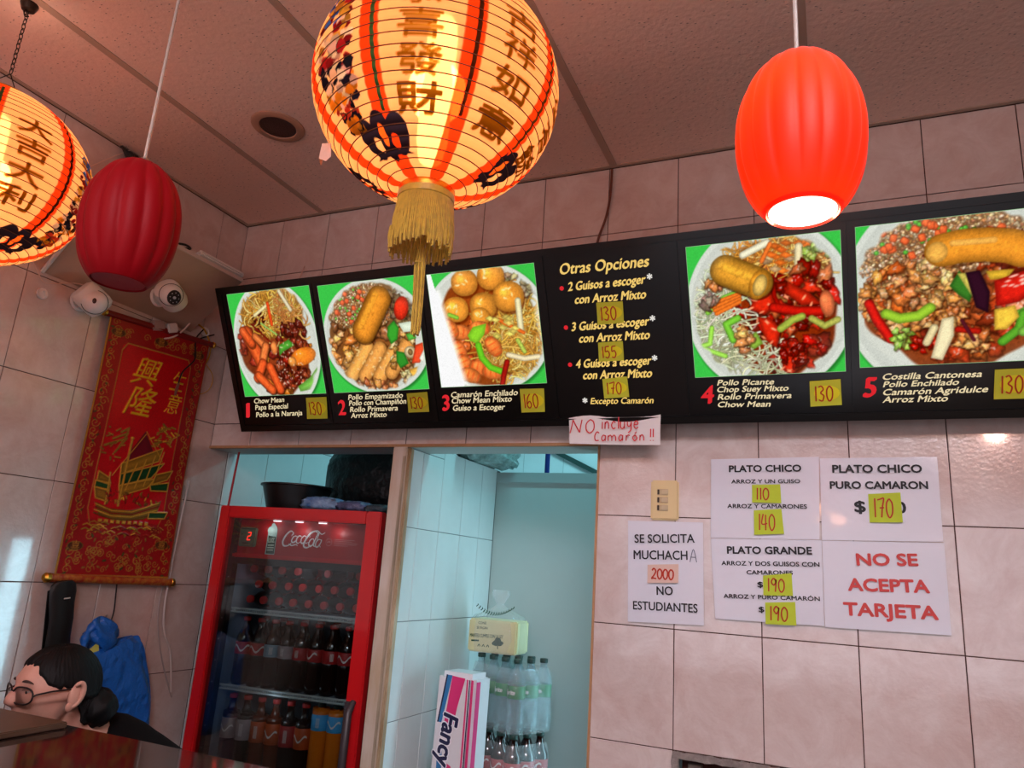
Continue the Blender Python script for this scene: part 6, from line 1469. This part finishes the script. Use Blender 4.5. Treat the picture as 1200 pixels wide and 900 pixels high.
# seen above the low panel: film-wrapped bundle on the partition, blue pipe, dark beam
crumple('plastic_bundle', 'crumpled grey plastic bundle resting on top of the partition', 'bundle', (.965, .60, 2.077), (.15, .44, .11), pbr('grey_film', '5c706c', .25, noise=(12, .7), col2='9ab4b0', bump=(22, 1., .03)), 9, .3)
bp_ = thing('blue_pipe', 'vertical dark blue pipe seen above the low panel in the kitchen', 'pipe', (.955, 1.35, 0)); b = MB(); b.tube([(0, 0, 0), (0, 0, ZC)], .013, 12); b.build('pipe', pbr('blue_pipe_paint', '142c7c', .4), bp_, smooth=True)
bb = thing('roof_strut', 'dark diagonal beam on the far kitchen wall above the low panel', 'beam', (.545, 2.575, 2.48)); b = MB(); b.tube([(-.35, 0, .165), (.0, 0, .0), (.45, 0, -.215)], .022, 4); b.build('strut', pbr('dark_green_strut', '24403c', .6), bb)

# ================================================================ the woman behind the counter
PH = Vector((.641, -.95, 1.310)); HS = .90          # between the ears, eye level
pr = thing('person', 'woman with black hair in a bun, glasses and black top behind the counter', 'person', (PH.x, PH.y, 0), (0, 0, R_(-10)))
SKIN = pbr('skin', 'd2a08c', .5, noise=(14, .08), col2='c48c7c'); HAIR = pbr('black_hair', '0a0809', .62, spec=.25, bump=(70, .6, .006), stretch=(1, 1, .25))
hz = PH.z
# local: x = her left(+)/right(-) as seen with -y forward, z up; head centre at (0,0,hz)
def skin_mesh(verts, edges, radii, sub=2, root=0):
    me = bpy.data.meshes.new('tmp'); me.from_pydata(verts, edges, []); o = bpy.data.objects.new('tmp', me); COL.objects.link(o)
    sk = o.modifiers.new('s', 'SKIN'); sk.use_smooth_shade = True
    for i, r in enumerate(radii): me.skin_vertices[0].data[i].radius = (r, r) if not hasattr(r, '__len__') else r
    me.skin_vertices[0].data[root].use_root = True
    ss = o.modifiers.new('u', 'SUBSURF'); ss.levels = sub
    dg = bpy.context.evaluated_depsgraph_get(); dg.update(); e = o.evaluated_get(dg).to_mesh()
    V = [tuple(v.co) for v in e.vertices]; F = [tuple(p.vertices) for p in e.polygons]
    bpy.data.objects.remove(o); return V, F
def G3(d, c, s): return math.exp(-(((d[0] - c[0]) / s) ** 2 + ((d[1] - c[1]) / s) ** 2 + ((d[2] - c[2]) / s) ** 2))
def head_r(d):
    """surface of the head along unit direction d (x side, -y front, z up), metres from centre"""
    x, y, z = d; ax, ay, az = .074, .096, .098
    if z < 0: az = .112
    r = 1 / math.sqrt((x / ax) ** 2 + (y / ay) ** 2 + (z / az) ** 2)
    if z < -.15 and y > -.2: r *= 1 - .30 * min(1, (-z - .15)) * (1 if y > .2 else (y + .2) / .4 )
    if z < -.3: r *= 1 - .10 * (abs(x) ** 1.2)
    ad = (abs(x), y, z)
    r += .017 * G3(d, (0, -.97, -.22), .17) + .008 * G3(d, (0, -.99, -.08), .13)      # nose
    r += .010 * G3(ad, (.10, -.95, -.26), .10)                                        # nostril wings
    r -= .010 * G3(ad, (.34, -.93, .02), .17)                                         # eye sockets
    r += .005 * G3(ad, (.32, -.93, .20), .16)                                         # brows
    r += .006 * G3(ad, (.52, -.78, -.28), .26)                                        # cheeks
    r += .008 * G3(d, (0, -.86, -.52), .11) + .0045 * G3(d, (0, -.82, -.60), .09) - .005 * G3(d, (0, -.85, -.565), .05)
    r += .010 * G3(d, (0, -.68, -.78), .20)                                           # chin
    return r * HS
hv = []; n, m = 96, 64
for i in range(m + 1):
    t = math.pi * i / m
    for k in range(n):
        a = 2 * math.pi * k / n; d = (math.sin(t) * math.cos(a), math.sin(t) * math.sin(a), math.cos(t)); r = head_r(d); hv.append((d[0] * r, d[1] * r, d[2] * r + hz))
hf = [((i + 1) * n + k, (i + 1) * n + (k + 1) % n, i * n + (k + 1) % n, i * n + k) for i in range(m) for k in range(n)]
# skeleton (seated on a stool, forearms forward)
sz = hz - .305
J = {'pel': ((0, .34, sz - .40), .115), 'wai': ((0, .32, sz - .22), .10), 'che': ((0, .26, sz + .0), (.125, .095)), 'upc': ((0, .20, sz + .10), .064), 'nk0': ((0, .11, sz + .185), .046), 'nk1': ((0, .055, hz - .075), .046), 'nk2': ((0, .02, hz - .03), .045)}
E_ = [('pel', 'wai'), ('wai', 'che'), ('che', 'upc'), ('upc', 'nk0'), ('nk0', 'nk1'), ('nk1', 'nk2')]
for s_, q in ((1, 'L'), (-1, 'R')):
    J.update({'sh' + q: ((s_ * .150, .20, sz + .115), .042), 'el' + q: ((s_ * .215, .14, sz - .145), .038), 'wr' + q: ((s_ * .12, -.00, sz - .265), .024), 'pa' + q: ((s_ * .095, -.07, sz - .285), (.036, .016)),
              'hi' + q: ((s_ * .095, .32, sz - .43), .085), 'kn' + q: ((s_ * .10, -.07, sz - .41), .055), 'an' + q: ((s_ * .10, -.01, .10), .036), 'to' + q: ((s_ * .10, -.15, .035), .030)})
    E_ += [('upc', 'sh' + q), ('sh' + q, 'el' + q), ('el' + q, 'wr' + q), ('wr' + q, 'pa' + q), ('pel', 'hi' + q), ('hi' + q, 'kn' + q), ('kn' + q, 'an' + q), ('an' + q, 'to' + q)]
names = list(J); V, F = skin_mesh([J[k][0] for k in names], [(names.index(a), names.index(b_)) for a, b_ in E_], [J[k][1] for k in names])
body = MB().add(V, F).add(hv, hf)
for s_ in (1, -1):      # five separate fingers and ears
    p0 = Vector((s_ * .095, -.07, sz - .285))
    for k, (dx, L) in enumerate(((-.027, .062), (-.009, .072), (.009, .068), (.026, .055))):
        V, F = skin_mesh([(p0.x + dx * .7, p0.y + .015, p0.z), (p0.x + dx, p0.y - .028, p0.z + .002), (p0.x + dx * 1.1, p0.y - .028 - L * .5, p0.z - .006), (p0.x + dx * 1.15, p0.y - .028 - L, p0.z - .022)], [(0, 1), (1, 2), (2, 3)], [.010, .0092, .0085, .007], 1); body.add(V, F)
    V, F = skin_mesh([(p0.x - s_ * .01, p0.y + .045, p0.z), (p0.x - s_ * .042, p0.y + .015, p0.z - .004), (p0.x - s_ * .055, p0.y - .022, p0.z - .010)], [(0, 1), (1, 2)], [.012, .0105, .0085], 1); body.add(V, F)
tmp = body.build('body', SKIN, smooth='full'); rm = tmp.modifiers.new('r', 'REMESH'); rm.mode = 'VOXEL'; rm.voxel_size = .0042; rm.use_smooth_shade = True
sm_ = tmp.modifiers.new('sm', 'SMOOTH'); sm_.iterations = 3
dg = bpy.context.evaluated_depsgraph_get(); dg.update(); me = bpy.data.meshes.new_from_object(tmp.evaluated_get(dg)); me.name = 'body'
bpy.data.objects.remove(tmp); o = link('body', me, pr)
me.materials.clear(); me.materials.append(SKIN)
# ears
for s_ in (1, -1):
    b = MB(); c = Vector((s_ * .067, .008, hz - .010)); ring = []
    for k in range(15):
        a = R_(-115 + k * 17.5); ring.append(c + Vector((s_ * (.010 + .004 * math.sin(a)), .0145 * math.cos(a) + .004 * math.sin(a), .027 * math.sin(a) * (1 if a > 0 else .9))))
    b.tube(ring, [.0040 + .0022 * math.sin(math.pi * i / 14) for i in range(15)], 8); b.sph(c + Vector((s_ * .004, .002, -.002)), (.008, .016, .026), 14, 10); b.sph(c + Vector((s_ * .007, -.009, -.024)), (.006, .008, .010), 10, 8)
    b.build('ear', SKIN, pr, smooth='full')
# eyes, brows, lips
for s_ in (1, -1):
    d = Vector((s_ * .335, -.94, .01)).normalized(); p = d * (head_r(d) - .0085) + Vector((0, 0, hz)); b = MB(); b.sph(p, .0115, 18, 12); b.build('eyeball', pbr('eye_white', 'd8ccc8', .3) if 'eye_white' not in bpy.data.materials else bpy.data.materials['eye_white'], pr, smooth='full')
    V = []; q0 = p + Vector((0, -.0005, .0006))
    for i in range(9):
        for k in range(17): t = R_(4 + i * 11.5); a = R_(-180 + k * 11.25); V.append(q0 + Vector((.0124 * math.cos(a) * math.sin(t), .0124 * math.sin(a) * math.sin(t), .0124 * math.cos(t))))
    b = MB(); b.add(V, [(i * 17 + k, (i + 1) * 17 + k, (i + 1) * 17 + k + 1, i * 17 + k + 1) for i in range(8) for k in range(16)]); b.build('upper_lid', SKIN, pr, smooth='full')
    q = p + Vector((-s_ * .001, -.0105, -.0050)); b = MB(); b.sph(q, (.0054, .0022, .0054), 14, 8); b.build('iris', M['black'], pr, smooth='full')
    b = MB(); pts = []
    for k in range(9): t = (k - 4) / 4; dd = Vector((s_ * (.335 + .135 * t), -.93, .055 - .045 * t * t)).normalized(); pts.append(dd * (head_r(dd) + .0010) + Vector((0, 0, hz)))
    b.tube(pts, [.0010, .0022, .003, .0034, .0036, .0034, .003, .002, .001], 6); b.build('eyelid', pbr('eyelid', 'a8705f', .5) if 'eyelid' not in bpy.data.materials else bpy.data.materials['eyelid'], pr, smooth='full')
    b = MB(); pts = []
    for k in range(9): t = (k - 4) / 4; dd = Vector((s_ * (.34 + .17 * t), -.91, .235 - .035 * t * t)).normalized(); pts.append(dd * (head_r(dd) + .0008) + Vector((0, 0, hz)))
    b.tube(pts, [.0008, .002, .0027, .003, .003, .0027, .0023, .0016, .0008], 6); b.build('eyebrow', pbr('eyebrow', '3c2822', .7) if 'eyebrow' not in bpy.data.materials else bpy.data.materials['eyebrow'], pr, smooth='full')
b = MB(); pts = []
for k in range(11): t = (k - 5) / 5; dd = Vector((.17 * t, -.84, -.53 + .012 * t * t)).normalized(); pts.append(dd * (head_r(dd) - .0005) + Vector((0, 0, hz)))
b.tube(pts, [.001, .0028, .004, .005, .005, .0045, .005, .005, .004, .0028, .001], 8); b.build('lips', pbr('lips', 'a85c58', .45), pr, smooth='full')
# hair: shell over the skull with a side parting, sweeping back to a low bun
def hairline(d):
    x, y, z = d
    fr_ = .50 + .10 * x * (1 if x > 0 else -1)              # forehead edge height at the front
    if y < -.25: lim = fr_ + .04 + .02 * math.sin(x * 23) - (.0 if abs(x) < .30 else (abs(x) - .30) * 1.0)
    elif y < .12: lim = .10 - (y + .25) * .6
    else: lim = -.52
    return (z - lim) * 4
V = []; n, m = 128, 72
for i in range(m + 1):
    t = math.pi * i / m
    for k in range(n):
        a = 2 * math.pi * k / n; d = (math.sin(t) * math.cos(a), math.sin(t) * math.sin(a), math.cos(t)); h_ = max(-1, min(1, hairline(d)))
        ins = .0055 + .007 * max(0, d[1]) + .0012 * math.sin(a * 46 + 9 * math.cos(t)) - .006 * math.exp(-((d[0] - .12 + .05 * d[1]) / .035) ** 2) * (d[2] > .3) * (d[1] < .35)
        f = max(0, min(1, h_ * 1.5 + .35)); f = f * f * (3 - 2 * f); r = head_r(d) * (1 if d[2] > -.1 or d[1] < .1 else 1.05) - .010 + (ins + .010) * f; V.append((d[0] * r, d[1] * r, d[2] * r + hz))
b = MB(); b.add(V, [((i + 1) * n + k, (i + 1) * n + (k + 1) % n, i * n + (k + 1) % n, i * n + k) for i in range(m) for k in range(n)]); b.build('hair', HAIR, pr, smooth='full')
b = MB(); V = []; c = Vector((.026, .088, hz - .050))
for i in range(25):
    t = math.pi * i / 24
    for k in range(40):
        a = 2 * math.pi * k / 40; r = 1 + .05 * math.sin(5 * a + 6 * t) + .02 * math.sin(17 * a + 3 * t); V.append((c.x + .050 * r * math.sin(t) * math.cos(a), c.y + .046 * r * math.sin(t) * math.sin(a), c.z + .044 * r * math.cos(t)))
b.add(V, [((i + 1) * 40 + k, (i + 1) * 40 + (k + 1) % 40, i * 40 + (k + 1) % 40, i * 40 + k) for i in range(24) for k in range(40)])
for k in range(9): b.tube(smooth_path([(.060, .010 + k * .006, hz - .02), (.060, .04, hz - .045 - k * .003), (.050, .07, hz - .058 - k * .002)]), .0022, 5)
b.build('hair_bun', HAIR, pr, smooth='full')
# top (clothing follows the body, slightly larger) and trousers
tp = {'wai': ((0, .33, sz - .28), (.125, .105)), 'che': ((0, .265, sz + .0), (.140, .110)), 'upc': ((0, .195, sz + .135), (.112, .094)), 'col': ((0, .115, sz + .215), .072)}
te = [('wai', 'che'), ('che', 'upc'), ('upc', 'col')]
for s_, q in ((1, 'L'), (-1, 'R')):
    tp.update({'sh' + q: ((s_ * .160, .20, sz + .128), .064), 'ar' + q: ((s_ * .198, .17, sz - .03), .056), 'el' + q: ((s_ * .214, .142, sz - .135), .052)}); te += [('upc', 'sh' + q), ('sh' + q, 'ar' + q), ('ar' + q, 'el' + q)]
nm = list(tp); V, F = skin_mesh([tp[k][0] for k in nm], [(nm.index(a), nm.index(c)) for a, c in te], [tp[k][1] for k in nm]); MB().add(V, F).build('top', M['black_cloth'], pr, smooth='full')
tr_ = {'pel': ((0, .34, sz - .39), .135)}; te = []
for s_, q in ((1, 'L'), (-1, 'R')):
    tr_.update({'hi' + q: ((s_ * .10, .31, sz - .42), .100), 'kn' + q: ((s_ * .10, -.075, sz - .405), .070), 'an' + q: ((s_ * .10, -.015, .14), .052)}); te += [('pel', 'hi' + q), ('hi' + q, 'kn' + q), ('kn' + q, 'an' + q)]
nm = list(tr_); V, F = skin_mesh([tr_[k][0] for k in nm], [(nm.index(a), nm.index(c)) for a, c in te], [tr_[k][1] for k in nm]); MB().add(V, F).build('trousers', pbr('dark_trousers', '20222c', .9), pr, smooth='full')
for s_ in (1, -1):
    V, F = skin_mesh([(s_ * .10, .02, .050), (s_ * .10, -.05, .046), (s_ * .10, -.16, .036)], [(0, 1), (1, 2)], [.046, .044, .034]); MB().add(V, F).build('shoe', M['black'], pr, smooth='full')
# glasses
FRM = pbr('dark_spectacle_frame', '1c1214', .3)
def gl_rim(s_):
    c = Vector((s_ * .032, -.092, hz - .008)); pts = []
    for k in range(25):
        a = 2 * math.pi * k / 24; sx = abs(math.cos(a)) ** .75 * math.copysign(1, math.cos(a)); pts.append(c + Vector((.0280 * sx, .014 * (abs(s_ * .035 + .028 * sx) / .06) ** 2, .0175 * abs(math.sin(a)) ** .8 * math.copysign(1, math.sin(a)))))
    return c, pts
fo = None
for s_ in (1, -1):
    c, pts = gl_rim(s_)
    if fo is None: gb = MB()
    gb.tube(pts, .0021, 6, cap=False); fo = 1
    gb.tube([pts[0] if s_ > 0 else pts[12], Vector((s_ * .060, -.070, hz - .004)), Vector((s_ * .0695, -.041, hz + .002)), Vector((s_ * .0715, -.005, hz + .004)), Vector((s_ * .071, .016, hz - .006))], .0019, 6)
gb.tube(smooth_path([(-.006, -.090, hz - .002), (0, -.095, hz + .001), (.006, -.090, hz - .002)]), .0017, 6)
gf = gb.build('glasses', FRM, pr, smooth='full')
for s_ in (1, -1):
    c, pts = gl_rim(s_); MB().add(pts[:-1] + [c + Vector((0, .003, 0))], [(k, (k + 1) % 24, 24) for k in range(24)]).build('lens', M['lens'], gf)
# stool she sits on
stl = thing('bar_stool', 'round dark stool hidden under the woman behind the counter', 'stool', (PH.x + .058, PH.y + .34, 0), (0, 0, 0)); zz = sz - .42 - .155
b = MB(); b.tube([(0, 0, zz - .045), (0, 0, zz - .005)], .155, 28); b.build('seat', M['black'], stl)
for k in range(4):
    a = R_(45 + 90 * k); b = MB(); b.tube([(.11 * math.cos(a), .11 * math.sin(a), zz - .045), (.18 * math.cos(a), .18 * math.sin(a), 0)], .012, 8); b.build('leg', M['metal'], stl)
